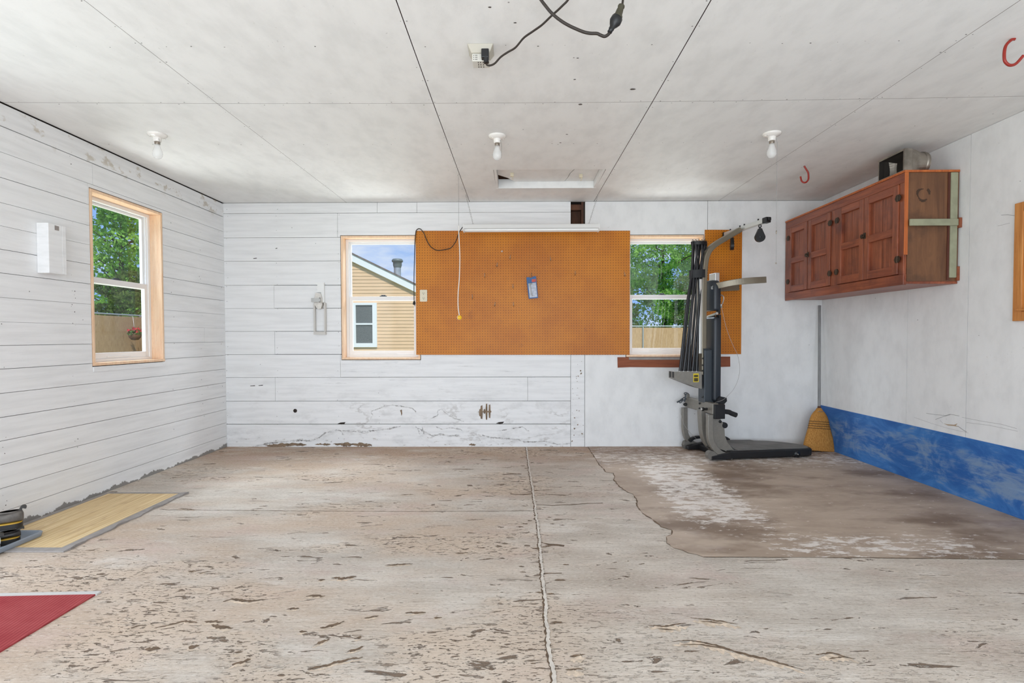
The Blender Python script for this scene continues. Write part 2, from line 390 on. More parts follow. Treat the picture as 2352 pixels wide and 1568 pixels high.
def rrect(w, h, r, n=4):        # rounded rectangle outline centred on 0
    out = []
    for cx, cy, a0 in ((w/2-r,h/2-r,0),(-w/2+r,h/2-r,90),(-w/2+r,-h/2+r,180),(w/2-r,-h/2+r,270)):
        for k in range(n+1):
            a = math.radians(a0+90*k/n); out.append((cx+r*math.cos(a), cy+r*math.sin(a)))
    return out

def pitmark(mb, pts, w, z, mi, step=.007):
    P = [Vector((p[0],p[1],z)) for p in pts]; q = []
    for a, b in zip(P, P[1:]):
        n = max(2,int((b-a).length/step)); q += [a.lerp(b,k/n) for k in range(n)]
    q.append(P[-1]); n = len(q); L = []; Rr = []; wo = 0
    for i, p in enumerate(q):
        f = max(.04,math.sin(PI*i/(n-1)))**.55; wo = .7*wo+.3*random.uniform(-1,1)*w
        L.append(p+Vector((random.uniform(-.4,.4)*step, wo+w*f*random.uniform(.25,1.25),0))); Rr.append(p+Vector((random.uniform(-.4,.4)*step, wo-w*f*random.uniform(.25,1.25),0)))
    for i in range(n-1): mb.add([Rr[i],Rr[i+1],L[i+1],L[i]] if P[-1].x > P[0].x else [L[i],L[i+1],Rr[i+1],Rr[i]], [(0,1,2,3)], mi)
def dense(pts, step=.03, jit=.006):
    out = []
    for a, b in zip(pts, pts[1:]):
        n = max(1,int((Vector(b)-Vector(a)).length/step))
        for k in range(n): out.append((a[0]+(b[0]-a[0])*k/n+random.uniform(-jit,jit), a[1]+(b[1]-a[1])*k/n+random.uniform(-jit,jit)*.4))
    out.append(pts[-1]); return out

# ================================================================== ROOM SHELL
# window openings (u = along the wall, z)
W2 = (-1.719, -0.950, .858, 2.064)      # back wall, left of the pegboard
W3 = (1.060, 1.806, .880, 2.058)        # back wall, behind the home gym
W1 = (3.600, 4.334, .885, 2.078)        # left wall (u = y)
G = .006
SD = (1.58, 2.46, -.02, 2.03)           # unseen doorway added for cross light (left wall, just out of the frame)
def cells(rect, holes):                  # split a rectangle around rectangular holes
    x0,x1,z0,z1 = rect
    xs = sorted({x0,x1,*[h[i] for h in holes for i in (0,1)]}); zs = sorted({z0,z1,*[h[i] for h in holes for i in (2,3)]})
    out = []
    for a, b in zip(xs, xs[1:]):
        for c, d in zip(zs, zs[1:]):
            if not any(h[0]-1e-6 <= a and b <= h[1]+1e-6 and h[2]-1e-6 <= c and d <= h[3]+1e-6 for h in holes): out.append((a,b,c,d))
    return out
def board_row(mb, put, u0, u1, z0, z1, joints, holes, th=.018, gaps=(.0010,.0016,.0024,.0034)):
    cuts = [u0]+[j for j in sorted(joints) if u0 < j < u1]+[u1]
    for a, b in zip(cuts, cuts[1:]):
        ga = .0012 if a != u0 else 0; gb = .0012 if b != u1 else 0
        gz = random.choice(gaps); off = random.uniform(0,.0012)
        for c in cells((a+ga, b-gb, z0+gz*.5, z1-gz*.5), [(max(h[0]-G,a+ga), min(h[1]+G,b-gb), max(h[2]-G,z0+gz*.5), min(h[3]+G,z1-gz*.5)) for h in holes
                        if h[0]-G < b-gb and h[1]+G > a+ga and h[2]-G < z1 and h[3]+G > z0]):
            put(mb, c, off, th)
def put_back(mb, c, off, th): mb.box((c[0], D+off, c[2]), (c[1], D+th, c[3]))
def put_left(mb, c, off, th): mb.box((XL-off, c[0], c[2]), (XL-th, c[1], c[3]))
# ---- back wall
mb = MB()
ZB = [-.02,.222,.451,.683,.909,1.136,1.36,1.587,1.821,2.049,2.285,2.386]
J = {1:[],2:[],3:[-2.38,.10],4:[-1.735],5:[-2.38],6:[],7:[-2.38],8:[],9:[],10:[-1.75],11:[-.975,-1.36]}
for i in range(11): board_row(mb, put_back, XL-.02, .519, ZB[i], ZB[i+1], J.get(i+1, []), [W2], gaps=(.002,.0034,.0046,.006))
for c in cells((.660, XR+.02, -.02, H-.004), [(W3[0]-G,W3[1]+G,W3[2]-G,W3[3]+G)]): mb.box((c[0],D,c[2]),(c[1],D+.018,c[3]),4)
mb.box((1.842,D-.0008,2.05),(1.8445,D,H),1)
mb.box((.523,D+.004,-.02),(.656,D+.03,2.10))                     # flat post between boards and panel
for c in cells((XL-.16, XR+.16, -.02, H+.1), [(W2[0],W2[1],W2[2],W2[3]), (W3[0],W3[1],W3[2],W3[3]), (.519,.645,2.05,2.386)]):
    mb.box((c[0],D+.019,c[2]),(c[1],D+.15,c[3]),1)
mb.box((.519,D+.10,2.05),(.645,D+.15,2.386),2)                   # bare stud at the back of the hole above the pegboard
mb.box((.625,D+.022,2.05),(.645,D+.10,2.386),2); mb.box((.519,D+.02,2.31),(.645,D+.09,2.36),2)
# marks on the boards: knot hole, bare places, drips
def disc(mb, c, r, nrm, mi, n=14, jag=0, rz=1):
    nv = Vector(nrm); u = Vector((0,0,1)); w = nv.cross(u)
    mb.add([Vector(c)+nv*.0012+(w*math.cos(2*PI*k/n)+u*rz*math.sin(2*PI*k/n))*r*(1+random.uniform(-jag,jag)) for k in range(n)], [list(range(n))], mi)
BN = [0]
def blot(mb, pxs, mi, nrm=(0,-1,0)):
    BN[0] += 1
    mb.add([onY(a,b,D)+Vector(nrm)*(.0013+BN[0]*.00004) for a,b in pxs], [list(range(len(pxs)))], mi)
disc(mb, onY(678,943), .019, (0,-1,0), 1)
for x0,y0,x1,y1 in ((1101,938,1104,956),(1104,930,1108,962),(1111,938,1114,950),(1116,926,1119,964),(1123,928,1126,960),(1098,943,1128,947)):
    blot(mb, [(x0,y0+2),(x1,y0),(x1+1,(y0+y1)/2),(x1,y1),(x0,y1-1),(x0-1,(y0+y1)/2+1)], 3)
for cx, cy, w, h in ((665,1021,42,4.5),(640,1023,30,3.5),(742,1020,18,3),(805,1020,40,4.5),(835,1022,20,4),(795,1021,12,5),(1085,1021,8,3)):
    p = [(cx+w*math.cos(2*PI*k/40)*random.uniform(.85,1.1), cy+h*math.sin(2*PI*k/40)*random.uniform(.25,1.25)) for k in range(40)]
    blot(mb, p, 3)
for cx, cy in ((785,972),(1149,971)): blot(mb, [(cx-10,cy+1),(cx-3,cy-2),(cx+9,cy-3),(cx+6,cy+1),(cx,cy+2)], 1)
blot(mb, [(921,948),(919,942),(923,940),(924,950),(922,955)], 3)
for x0,y0,x1 in ((575,885.5,586),(594,884.5,604),(582,593,590),(633,570,637)): blot(mb, [(x0,y0),(x1,y0-1),(x1,y0+.6),(x0,y0+1.2)], 1)
for k in range(26): disc(mb, (random.uniform(.53,.65), D+.004, random.uniform(.05,.88)), random.uniform(.002,.008), (0,-1,0), 3, 8, .4)
for px in (521,635,776,870): 
    for v in range(478,1020,53):
        for q in (0,18): (None if (px > 780 and 530 < v+q < 850) or random.random() < .35 else disc(mb, onY(px+random.uniform(-1,3), v+q+random.uniform(-3,3)), random.uniform(.0018,.003), (0,-1,0), 1, 6))
def tide_mat():
    t = NT('tide_stain'); a = t.n('ShaderNodeBsdfTransparent'); b = t.n('ShaderNodeBsdfPrincipled'); b.inputs['Base Color'].default_value = lin((132,126,120)); b.inputs['Roughness'].default_value = .8
    mx = t.n('ShaderNodeMixShader'); t.set(mx.inputs[0], t.sstep(t.noise(30,(1,1,1),5,.7), .38, .68, .05, .62)); t.t.links.new(a.outputs[0],mx.inputs[1]); t.t.links.new(b.outputs[0],mx.inputs[2]); t.t.links.new(mx.outputs[0],t.out.inputs[0]); return t.m
TIDE = [([(210,590),(300,570),(400,560),(480,550),(560,555),(610,535),(640,510),(700,490),(780,495),(860,500),(960,490),(1040,480),(1100,465)],3.2),([(1190,470),(1240,500),(1290,525),(1340,515),(1390,525),(1450,520)],3.5),([(1310,470),(1350,485),(1400,475),(1460,485),(1470,500)],2.6),
 ([(915,430),(930,400),(920,375),(960,365),(1000,345),(1050,340),(1110,348),(1170,360),(1190,380)],2.2),([(1280,420),(1320,400),(1320,370),(1345,365),(1370,390),(1400,410),(1480,440)],1.6),([(1590,520),(1640,535),(1720,540),(1800,545),(1840,560),(1900,560),(1960,555),(2040,575),(2115,570)],2.4),([(1680,495),(1740,485),(1830,470),(1870,500)],1.8),
 ([(1200,480),(1215,520)],4.0),([(1225,470),(1240,510)],4.0),([(730,490),(760,520)],3.0)]
for n_, (pts, hw) in enumerate(TIDE):
    q = dense(pts, 7, 3.0); L = []; Rr = []
    for a, b in q:
        w_ = hw*random.uniform(.35,1.5)*2.613*.55; ex = random.uniform(-2,2)
        L.append(onY(500+(a+ex)/2.613,800+(b-w_)/2.613,D)+Vector((0,-.0007-n_*.00003,0))); Rr.append(onY(500+(a-ex)/2.613,800+(b+w_)/2.613,D)+Vector((0,-.0007-n_*.00003,0)))
    for k in range(len(q)-1): mb.add([L[k],L[k+1],Rr[k+1],Rr[k]],[(0,1,2,3)],5)
struct(mb.build('wall_back', [M_BACK, M_DARK, M_OLDW, M_STAIN_B, M_WALL, tide_mat()]))
# ---- left wall
mb = MB()
ZL = [-.02,.108,.240,.371,.503,.634,.768,.902,1.034,1.165,1.300,1.436,1.568,1.698,1.826,1.966,2.108,2.250,2.382]
for i in range(len(ZL)-1):
    jl = {15:[3.585],12:[],8:[4.9],16:[3.63],3:[2.2],6:[1.1],10:[.4]}.get(i, [])
    board_row(mb, put_left, YF, D, ZL[i], ZL[i+1], jl, [W1, SD], gaps=(.009,) if i == 17 else (.0010,.0016,.0024,.0034))
for c in cells((YF-.15, D+.15, -.02, H+.1), [W1, SD]): mb.box((XL-.019,c[0],c[2]),(XL-.15,c[1],c[3]),1)
for k in range(120):
    disc(mb, (XL, random.choice((1.9,2.45,2.95,3.45,4.45,4.85,5.18))+random.uniform(-.02,.02), random.uniform(.1,2.34)), random.uniform(.0012,.0038), (1,0,0), 1, 7, .4)
struct(mb.build('wall_left', [M_LEFT, M_DARK]))
# ---- right wall
mb = MB()
for a, b in ((YF,1.14),(1.143,2.34),(2.343,3.555),(3.5585,4.098),(4.101,D)):
    mb.box((XR,a,.0),(XR+.015,b,H-.003))
mb.box((XR+.015,YF-.15,-.02),(XR+.15,D+.15,H+.1),1)
def onR(px,py): return onX(px,py,XR)+Vector((-.0013,0,0))
mb.add([onR(*p) for p in ((2167,972),(2176,974),(2192,975),(2200,972),(2196,977),(2202,980),(2190,978),(2178,977))], [list(range(8))], 2)
def scratch(mb, pts, w, mi):
    P = [onR(*p) for p in pts]
    for a, b in zip(P, P[1:]): mb.add([a+Vector((0,0,w)), a-Vector((0,0,w)), b-Vector((0,0,w)), b+Vector((0,0,w))], [(0,1,2,3)], mi)
for pts, w in (([(2128,949),(2150,952),(2172,954),(2183,951),(2204,955)],.0012),([(2183,952),(2165,957),(2149,963)],.0014),([(2200,978),(2214,988),(2221,992)],.0018),
               ([(2166,972),(2160,965)],.001),([(2210,958),(2250,966),(2300,974),(2336,984)],.0008),([(2220,970),(2270,976),(2338,990)],.0007),([(2100,958),(2140,972),(2180,984),(2225,994)],.0006),
               ([(2300,494),(2315,493),(2338,496)],.0012),([(2292,519),(2320,512)],.0008)): scratch(mb, pts, w, 3)
struct(mb.build('wall_right', [M_WALL, M_DARK, mat('torn_paper', (186,164,140), .8), mat('grey_scratch', (150,148,146), .7)]))
mb = MB(); mb.box((XR-.004,YF,.0),(XR+.002,D-.001,.408)); struct(mb.build('baseboard_right', M_BLUE))
# ---- front wall behind the camera with an assumed open garage door
mb = MB()
for c in cells((XL-.15, XR+.15, -.02, H+.1), [(-2.35,2.45,-.02,2.12)]): mb.box((c[0],YF,c[2]),(c[1],YF-.15,c[3]))
struct(mb.build('wall_front', M_WALL))
# ---- ceiling: painted hardboard sheets with open seams, sagging a little between the joists
HX0, HX1, HY0, HY1 = -.185, .693, 4.232, 4.785
def sag(x, y): return -.024*max(0,1-((x-.05)/3.0)**2)*min(1,max(0,(4.9-y)/2.0))
seams = [(-1.663,.0010),(-.462,.0020),(.746,.0021),(1.950,.0012)]
xb = [XL-.0,*[s[0] for s in seams],XR+.02]; xw = {s[0]:s[1] for s in seams}
mb = MB()
def sub(a, b, n): return [a+(b-a)*k/n for k in range(n+1)]
for i in range(5):
    a, b = xb[i], xb[i+1]; ga = xw.get(a,0); gb = xw.get(b,0)
    for (c, d, gc, gd) in ((YF,3.0,0,.0012),(3.0,D+.02,.0012,0)):
        xs = sorted(set(sub(a+ga,b-gb,6)+([HX0,HX1] if i == 2 and c == 3.0 else []))); ys = sorted(set(sub(c+gc,d-gd,8)+([HY0,HY1] if c == 3.0 else [])))
        for p, q in zip(xs, xs[1:]):
            for r, t in zip(ys, ys[1:]):
                if i == 2 and c == 3.0 and p >= HX0-1e-6 and q <= HX1+1e-6 and r >= HY0-1e-6 and t <= HY1+1e-6: continue
                mb.add([(p,r,H+sag(p,r)),(p,t,H+sag(p,t)),(q,t,H+sag(q,t)),(q,r,H+sag(q,r))], [(0,1,2,3)], 0)
for c in cells((XL-.15, XR+.15, YF-.15, D+.15), [(HX0-.02,HX1+.02,HY0-.02,HY1+.02)]): mb.box((c[0],c[2],H+.012),(c[1],c[3],H+.14),1)
mb.box((HX0-.1,HY0-.1,H+.14),(HX1+.1,HY1+.1,H+.3),1)
def speck(x, y, r, mi=2, sx=1.4): 
    n = 7; z = H+sag(x,y)-.0012
    mb.add([(x+sx*r*math.cos(2*PI*k/n)*random.uniform(.7,1.2), y+r*math.sin(2*PI*k/n)*random.uniform(.7,1.2), z) for k in range(n)][::-1], [list(range(n))], mi)
for Y, st, pr in ((2.414,.125,.75),(2.985,.115,.8),(3.015,.115,.6),(3.65,.15,.7),(4.228,.16,.6),(4.8,.16,.5),(1.83,.13,.8)):
    x = XL+.1
    while x < XR-.05:
        if random.random() < pr and not (HX0 < x < HX1 and HY0-.05 < Y < HY1+.05): speck(x, Y+random.uniform(-.006,.006), random.uniform(.0012,.0034))
        x += st*random.uniform(.8,1.2)
for sx, _ in seams:
    y = 1.7
    while y < 5.1:
        for o in (-.014,.014):
            if random.random() < .7: speck(sx+o+random.uniform(-.004,.004), y, random.uniform(.0014,.003))
        y += random.uniform(.12,.22)
for px, py, r in ((1453,194,.011),(1327,121,.004),(1320,171,.005),(1125,2,.005),(1183,38,.005),(1318,120,.003),(1333,230,.010),(1302,302,.006),(1287,322,.006)):
    p = onZ(px,py,H); speck(p.x,p.y,r)
struct(mb.build('ceiling', [M_CEIL, M_OLDW, M_NAIL]))
# hatch in the ceiling: frame, loose broken lid and two turn buttons
hz = H
hatch = thing('attic_hatch', ((HX0+HX1)/2,(HY0+HY1)/2,H), 'white framed attic hatch with a cracked lid, set in the ceiling', 'hatch')
mb = MB()
mb.box((HX0-.0,HY1-.022,H-.006),(HX1,HY1,H+.075)); mb.box((HX0,HY0,H-.004),(HX0+.022,HY1-.022,H+.075)); mb.box((HX1-.022,HY0,H-.004),(HX1,HY1-.022,H+.075)); mb.box((HX0,HY0,H),(HX1,HY0+.014,H+.075))
mb.build('frame', M_CEIL, hatch, .002)
LZ = H+.052
mb = MB()
mb.prism([(HX0+.022,HY0+.014,LZ),(.495,HY0+.014,LZ),(.475,HY0+.10,LZ),(.462,HY0+.2,LZ),(.44,HY0+.3,LZ),(.432,HY0+.42,LZ),(.415,HY1-.024,LZ),(-.02,HY1-.024,LZ),(-.08,HY0+.42,LZ),(HX0+.024,HY0+.33,LZ)], (0,0,.01))
mb.prism([(.499,HY0+.014,LZ+.001),(HX1-.024,HY0+.014,LZ+.001),(HX1-.024,HY1-.026,LZ+.001),(.42,HY1-.026,LZ+.001),(.438,HY0+.42,LZ+.001),(.446,HY0+.3,LZ+.001),(.47,HY0+.2,LZ+.001),(.482,HY0+.10,LZ+.001)], (0,0,.01))
mb.build('lid', M_CEIL, hatch)
for px, py in ((1176,397),(1334,400)):
    p = onZ(px,py,LZ); mb = MB(); mb.box((p.x-.014,p.y-.012,LZ-.03),(p.x+.014,p.y+.012,LZ)); mb.box((p.x+.004,p.y-.01,LZ-.045),(p.x+.009,p.y+.05,LZ-.03))
    mb.build('turn_button', M_IVORY, hatch, .002)
# ---- floor slab
mb = MB(); mb.box((XL-.15,YF-.15,-.15),(XR+.15,D+.15,0))
def ribbon(mb, pts, w, z, mi, jit=.5):
    n = len(pts); L = []; R = []
    for i, p in enumerate(pts):
        a = Vector(pts[max(i-1,0)]); b = Vector(pts[min(i+1,n-1)]); t = (b-a).normalized(); nn = Vector((-t.y,t.x,0))
        wi = w*random.uniform(1-jit,1+jit); P = Vector((p[0],p[1],z)); L.append(P+nn*wi); R.append(P-nn*w*random.uniform(1-jit,1+jit))
    for i in range(n-1): mb.add([R[i],R[i+1],L[i+1],L[i]], [(0,1,2,3)], mi)
CR = [(.08,5.24),(.085,5.16),(.092,4.6),(.095,4.31),(.105,3.7),(.111,3.16),(.113,2.76),(.108,2.35),(.111,2.16),(.104,1.93),(.111,1.64),(.108,.9)]
main = dense(CR,.05,.0035); main = [(q.x,q.y) for q in smooth_path([(x,y,0) for x,y in main],5)]; main = [(x+random.uniform(-.0012,.0012),y) for x,y in main]
ribbon(mb, [(x-.001,y) for x,y in main], .0085, .0010, 1, .45); ribbon(mb, [(x+.002,y) for x,y in main], .0062, .0030, 2, .4)
for pts, w in (([(-2.2,3.31),(-1.2,3.29),(-.5,3.285),(.1,3.30)],.0022),([(.12,3.42),(.22,3.405),(.33,3.42),(.45,3.45),(.55,3.46)],.0045),([(.115,2.80),(.16,2.76),(.24,2.745)],.008),
               ([(-.05,3.66),(.02,3.64),(.10,3.66)],.007),([(.12,2.42),(.2,2.42)],.004)):
    ribbon(mb, dense(pts,.03,.006), w, .0012, 1, .8)
for k in range(60):   # spalls along the joint
    i = random.randrange(10,len(main)-4); x, y = main[i]; x += random.gauss(0,.05); r = random.uniform(.004,.02)
    n = 16; r *= .8; mb.add([(x+r*1.5*math.cos(2*PI*q/n)*random.uniform(.45,1.3), y+r*.6*math.sin(2*PI*q/n)*random.uniform(.45,1.3), .0008+k*.00001) for q in range(n)], [list(range(n))], 1)
PITS = [[(640,1000),(700,985),(760,992),(830,998),(930,985)],[(160,1185),(280,1160),(380,1135),(460,1145)],[(510,1140),(640,1138)],[(560,1160),(640,1180),(710,1185)],[(1300,848),(1350,845)],[(1390,840),(1470,838),(1560,830)],[(1220,962),(1345,960)],[(1080,1055),(1165,1050)],
 [(1310,1185),(1400,1165),(1480,1135)],[(1220,1470),(1330,1450),(1420,1420),(1610,1385)],[(1270,1300),(1380,1255)],[(1500,1345),(1620,1310)],[(1900,1080),(2040,1078)],[(2250,665),(2340,660)],[(100,1330),(200,1330)],[(720,1350),(775,1350)],[(1165,1210),(1225,1205)],[(2100,1110),(2160,1110)],
 [(1870,260),(1960,258)],[(330,355),(450,365)],[(400,790),(460,785)],[(480,805),(540,790)],[(700,1440),(830,1400)],[(1760,750),(1950,740)],[(0,1180),(50,1170)],[(400,1315),(475,1310)],[(1620,1115),(1720,1100)],[(1550,1260),(1600,1250)]]
for n_, pl_ in enumerate(PITS):
    P = [onZ(300+a/3.015,1050+b/3.015) for a,b in pl_]; P = [(q.x,q.y) for q in P]; w = random.uniform(.007,.013)
    pitmark(mb, [(x,y-w*1.3) for x,y in P], w*.9, .0004+n_*.00002, 3); pitmark(mb, P, w, .0011+n_*.00002, 1)  # pale near edge and dark far edge paint the shading of each pit
for n_, pl_ in enumerate(([(1545,1480),(1590,1478),(1650,1490),(1700,1505),(1760,1520),(1800,1532),(1850,1546)],[(1880,1512),(1920,1508),(1970,1522)],[(1590,1425),(1640,1430),(1700,1440)],[(1490,1442),(1530,1445),(1580,1438)],[(1310,1515),(1345,1512)],[(1300,1548),(1340,1546)])):
    P = [onZ(a,b) for a,b in pl_]; P = [(q.x,q.y) for q in P]
    pitmark(mb, P, .024, .0005+n_*.00003, 3, .009); pitmark(mb, [(x,y+.020) for x,y in P], .006, .0012+n_*.00003, 1, .008)
    if len(P) > 2: pitmark(mb, [(x+.03,y-.004) for x,y in P[:-1]], .005, .0014+n_*.00003, 1, .009)
# dirt line along the torn edge of the vinyl sheet
EDGE = [(.692,5.245),(.690,4.46),(.705,4.36),(.70,4.25),(.76,4.22),(.745,4.10),(.725,4.02),(.735,3.85),(.76,3.70),(.79,3.66),(.785,3.5),(.76,3.40),(.765,3.25),(.80,3.12),(.815,3.02),(.86,2.97),(.84,2.90),(.80,2.87),(.78,2.78),(.795,2.72),(.83,2.69),(.85,2.655),(.88,2.64),(.905,2.61)]
ribbon(mb, dense([(x-.001,y) for x,y in EDGE],.025,.004), .0055, .0014, 1, .5); ribbon(mb, dense([(.905,2.608),(1.72,2.602),(2.43,2.586),(XR-.01,2.582)],.06,.002), .0055, .0015, 1, .5)
struct(mb.build('floor', [M_FLOOR, M_CRACK, M_FILL, mat('broken_concrete_lit_rim',(206,188,168),.85,var=.25,vs=45,bump=.6,bs=80)]))
# torn vinyl sheet still glued to the right half
edge = [(.692,5.245),(.690,4.46),(.705,4.36),(.70,4.25),(.76,4.22),(.745,4.10),(.725,4.02),(.735,3.85),(.76,3.70),(.79,3.66),(.785,3.5),(.76,3.40),(.765,3.25),(.80,3.12),(.815,3.02),(.86,2.97),(.84,2.90),(.80,2.87),(.78,2.78),(.795,2.72),(.83,2.69),(.85,2.655),(.88,2.64),(.905,2.61)]
ed = dense(edge,.02,.004)
mb = MB(); poly = [Vector((x,y,.0002)) for x, y in ed]+[Vector((1.72,2.604,.0002)),Vector((2.43,2.588,.0002)),Vector((XR-.004,2.584,.0002)),Vector((XR-.004,5.247,.0002))]
mb.prism(poly, (0,0,.003)); struct(tag(mb.build('vinyl_flooring', [M_VSHEET]), kind='structure'))

# ================================================================== WINDOWS
def window(name, Pm, W, H_, lock=True):
    """Pm(u, z, n): u across from the left seen from inside, n outwards. Sash window in a bare pine jamb."""
    def bx(mb, u0,u1,z0,z1,n0,n1,mi=0):
        a = Pm(u0,z0,n0); b = Pm(u1,z1,n1); mb.box(a,b,mi)
    root = struct(bpy.data.objects.new(name, None)); COL.objects.link(root); root.location = Pm(W/2,0,0)
    t = .019; mb = MB()
    bx(mb,0,t,t,H_-t,-.002,.12); bx(mb,W-t,W,t,H_-t,-.002,.12); bx(mb,0,W,H_-t,H_,-.002,.12); bx(mb,0,W,0,t,-.006,.12)
    mb.build('jamb_liner', M_PINE_X, root, .0015)
    mb = MB(); f = .026; n0, n1 = .088, .15
    bx(mb,t,t+f,t,H_-t,n0,n1); bx(mb,W-t-f,W-t,t,H_-t,n0,n1); bx(mb,t+f,W-t-f,H_-t-f,H_-t,n0,n1); bx(mb,t+f,W-t-f,t,t+.022,n0,n1)
    bx(mb,t+f,t+f+.008,t+.02,H_-t-f,n0+.012,n0+.02); bx(mb,W-t-f-.008,W-t-f,t+.02,H_-t-f,n0+.012,n0+.02)
    mb.build('window_frame', M_VINYL, root, .002)
    m = H_*.495
    for nm, z0, z1, na, s, sb, st in (('upper_sash', m-.016, H_-t-f, .122, .018, .030, .018), ('lower_sash', t+.022, m+.026, .096, .034, .042, .040)):
        mb = MB(); u0, u1 = t+f, W-t-f
        bx(mb,u0,u0+s,z0,z1,na,na+.024); bx(mb,u1-s,u1,z0,z1,na,na+.024); bx(mb,u0+s,u1-s,z0,z0+sb,na,na+.024); bx(mb,u0+s,u1-s,z1-st,z1,na,na+.024)
        if nm == 'lower_sash': bx(mb,u0+.2,u1-.2,z0+.008,z0+.016,na-.006,na)
        sash = mb.build(nm, M_VINYL, root, .002)
        mb = MB(); bx(mb,u0+s-.004,u1-s+.004,z0+sb-.004,z1-st+.004,na+.011,na+.0135); mb.build('glass_pane', M_GLASS, sash)
    mb = MB(); bx(mb,W/2-.035,W/2+.035,m+.026,m+.034,.098,.116); bx(mb,W/2-.02,W/2+.022,m+.034,m+.042,.10,.112); mb.build('sash_lock', M_DKGREY, root, .002)
    return root
window('window_2', lambda u,z,n: (W2[0]+u, D+n, W2[2]+z), W2[1]-W2[0], W2[3]-W2[2])
window('window_3', lambda u,z,n: (W3[0]+u, D+n, W3[2]+z), W3[1]-W3[0], W3[3]-W3[2])
window('window_1', lambda u,z,n: (XL-n, W1[0]+u, W1[2]+z), W1[1]-W1[0], W1[3]-W1[2])
mb = MB(); mb.box((W2[0]+.01,D-.006,.815),(W2[1]-.002,D,.852)); struct(mb.build('trim_1', M_BACK))
mb = MB(); mb.box((XL,W1[0]+.0,.845),(XL+.005,W1[1]+.0,.88)); struct(mb.build('trim_2', M_LEFT))
bl, br = onY(1418,820), onY(1676,843)
mb = MB(); mb.prism([(bl.x,D-.010,bl.z),(br.x,D-.010,bl.z+.004),(br.x+.002,D-.010,br.z+.006),(1.9,D-.010,br.z+.001),(1.5,D-.010,br.z-.001),(1.1,D-.010,br.z+.003),(bl.x+.003,D-.010,br.z-.002)], (0,.010,0))
struct(mb.build('trim_3', M_REDB))
mb = MB(); mb.box((1.085,D-.016,.852),(1.62,D-.010,.876)); struct(mb.build('trim_4', M_BORD))

# ================================================================== THINGS ON AND UNDER THE CEILING
def lampholder(x, y, label, chain):
    z = H+sag(x,y)
    t = thing('ceiling_lampholder', (x,y,z), label, 'light fixture', 'bare bulb ceiling fixtures')
    mb = MB(); mb.lathe([(.056,0),(.056,-.006),(.050,-.013),(.034,-.018),(.026,-.022),(.0,-.022)], (x,y,z), seg=32)
    for a in (.5,3.64): mb.lathe([(.006,0),(.006,-.004),(0,-.004)], (x+.04*math.cos(a),y+.04*math.sin(a),z-.013), seg=10)
    mb.build('base', M_PORC, t)
    mb = MB(); mb.lathe([(.024,-.018),(.023,-.044),(.021,-.048),(0,-.048)], (x,y,z)); mb.build('socket', M_PORC, t)
    mb = MB(); mb.lathe([(.015,-.046),(.017,-.050),(.015,-.054),(.017,-.058),(.015,-.062),(.014,-.066),(0,-.066)], (x,y,z)); mb.build('screw_shell', M_BRASS, t)
    mb = MB(); mb.lathe([(.0135,-.062),(.015,-.072),(.020,-.088),(.027,-.106),(.030,-.122),(.028,-.138),(.020,-.150),(.010,-.156),(0,-.1575)], (x,y,z)); mb.build('bulb', M_BULB, t)
    cx = x+.022; cz = z-.03; L = chain
    mb = MB(); mb.tube([(cx-.006,y-.012,z-.026),(cx,y-.014,cz-.01),(cx+.006,y-.014,cz-.03),(cx+.006,y-.014,cz-L)], .0012, 6); 
    mb.build('pull_chain', M_STEEL if chain < .3 else M_WIRE, t)
    if chain > .3:
        mb = MB(); mb.lathe([(0,.012),(.003,.008),(.004,0),(.003,-.012),(0,-.016)], (cx+.006,y-.014,cz-.60), seg=10); mb.build('chain_connector', M_BRASS, t); mb = MB(); mb.lathe([(0,.006),(.005,0),(0,-.008)], (cx+.006,y-.014,cz-L), seg=10); mb.build('end_bead', M_BRASS, t)
    return t
p = onZ(361,306,H); lampholder(p.x,p.y,'white porcelain lampholder with bare bulb nearest the left boarded wall', .045)
p = onZ(1142,311,H-.015); lampholder(p.x,p.y,'white porcelain lampholder with bare bulb in front of the attic hatch', .115)
p = onZ(1773,302,H); lampholder(p.x,p.y,'white porcelain lampholder with bare bulb and long hanging pull string', .80)

def hook(pxs, Y, label):
    P = [onY(a,b,Y) for a,b in pxs]; P[0].z = H+sag(P[0].x,Y); P[-1].y -= .01
    t = thing('ceiling_hook', P[0], label, 'hook', 'red screw hooks in the ceiling')
    mb = MB(); mb.tube([P[0]+Vector((0,0,.012)), P[0]+Vector((0,0,-.004))], .0035, 8); mb.build('screw_shank', M_STEEL, t)
    mb = MB(); mb.tube(smooth_path([P[0]+Vector((0,0,-.003))]+P[1:],6), .0062, 10); mb.build('coated_hook', M_REDH, t)
hook([(1847,379),(1852,389),(1856,396),(1857,404),(1856.5,412),(1852,418),(1846,419),(1841,415),(1837,406)], 4.18, 'red coated screw hook in the ceiling near the wooden wall cabinet')
hook([(2331,82),(2324,91),(2313,101),(2308,112),(2306.5,127),(2308,140),(2316,148.5),(2326,149.5),(2336,144),(2346,130)], 2.41, 'large red coated screw hook, the one nearest the camera at the upper right')

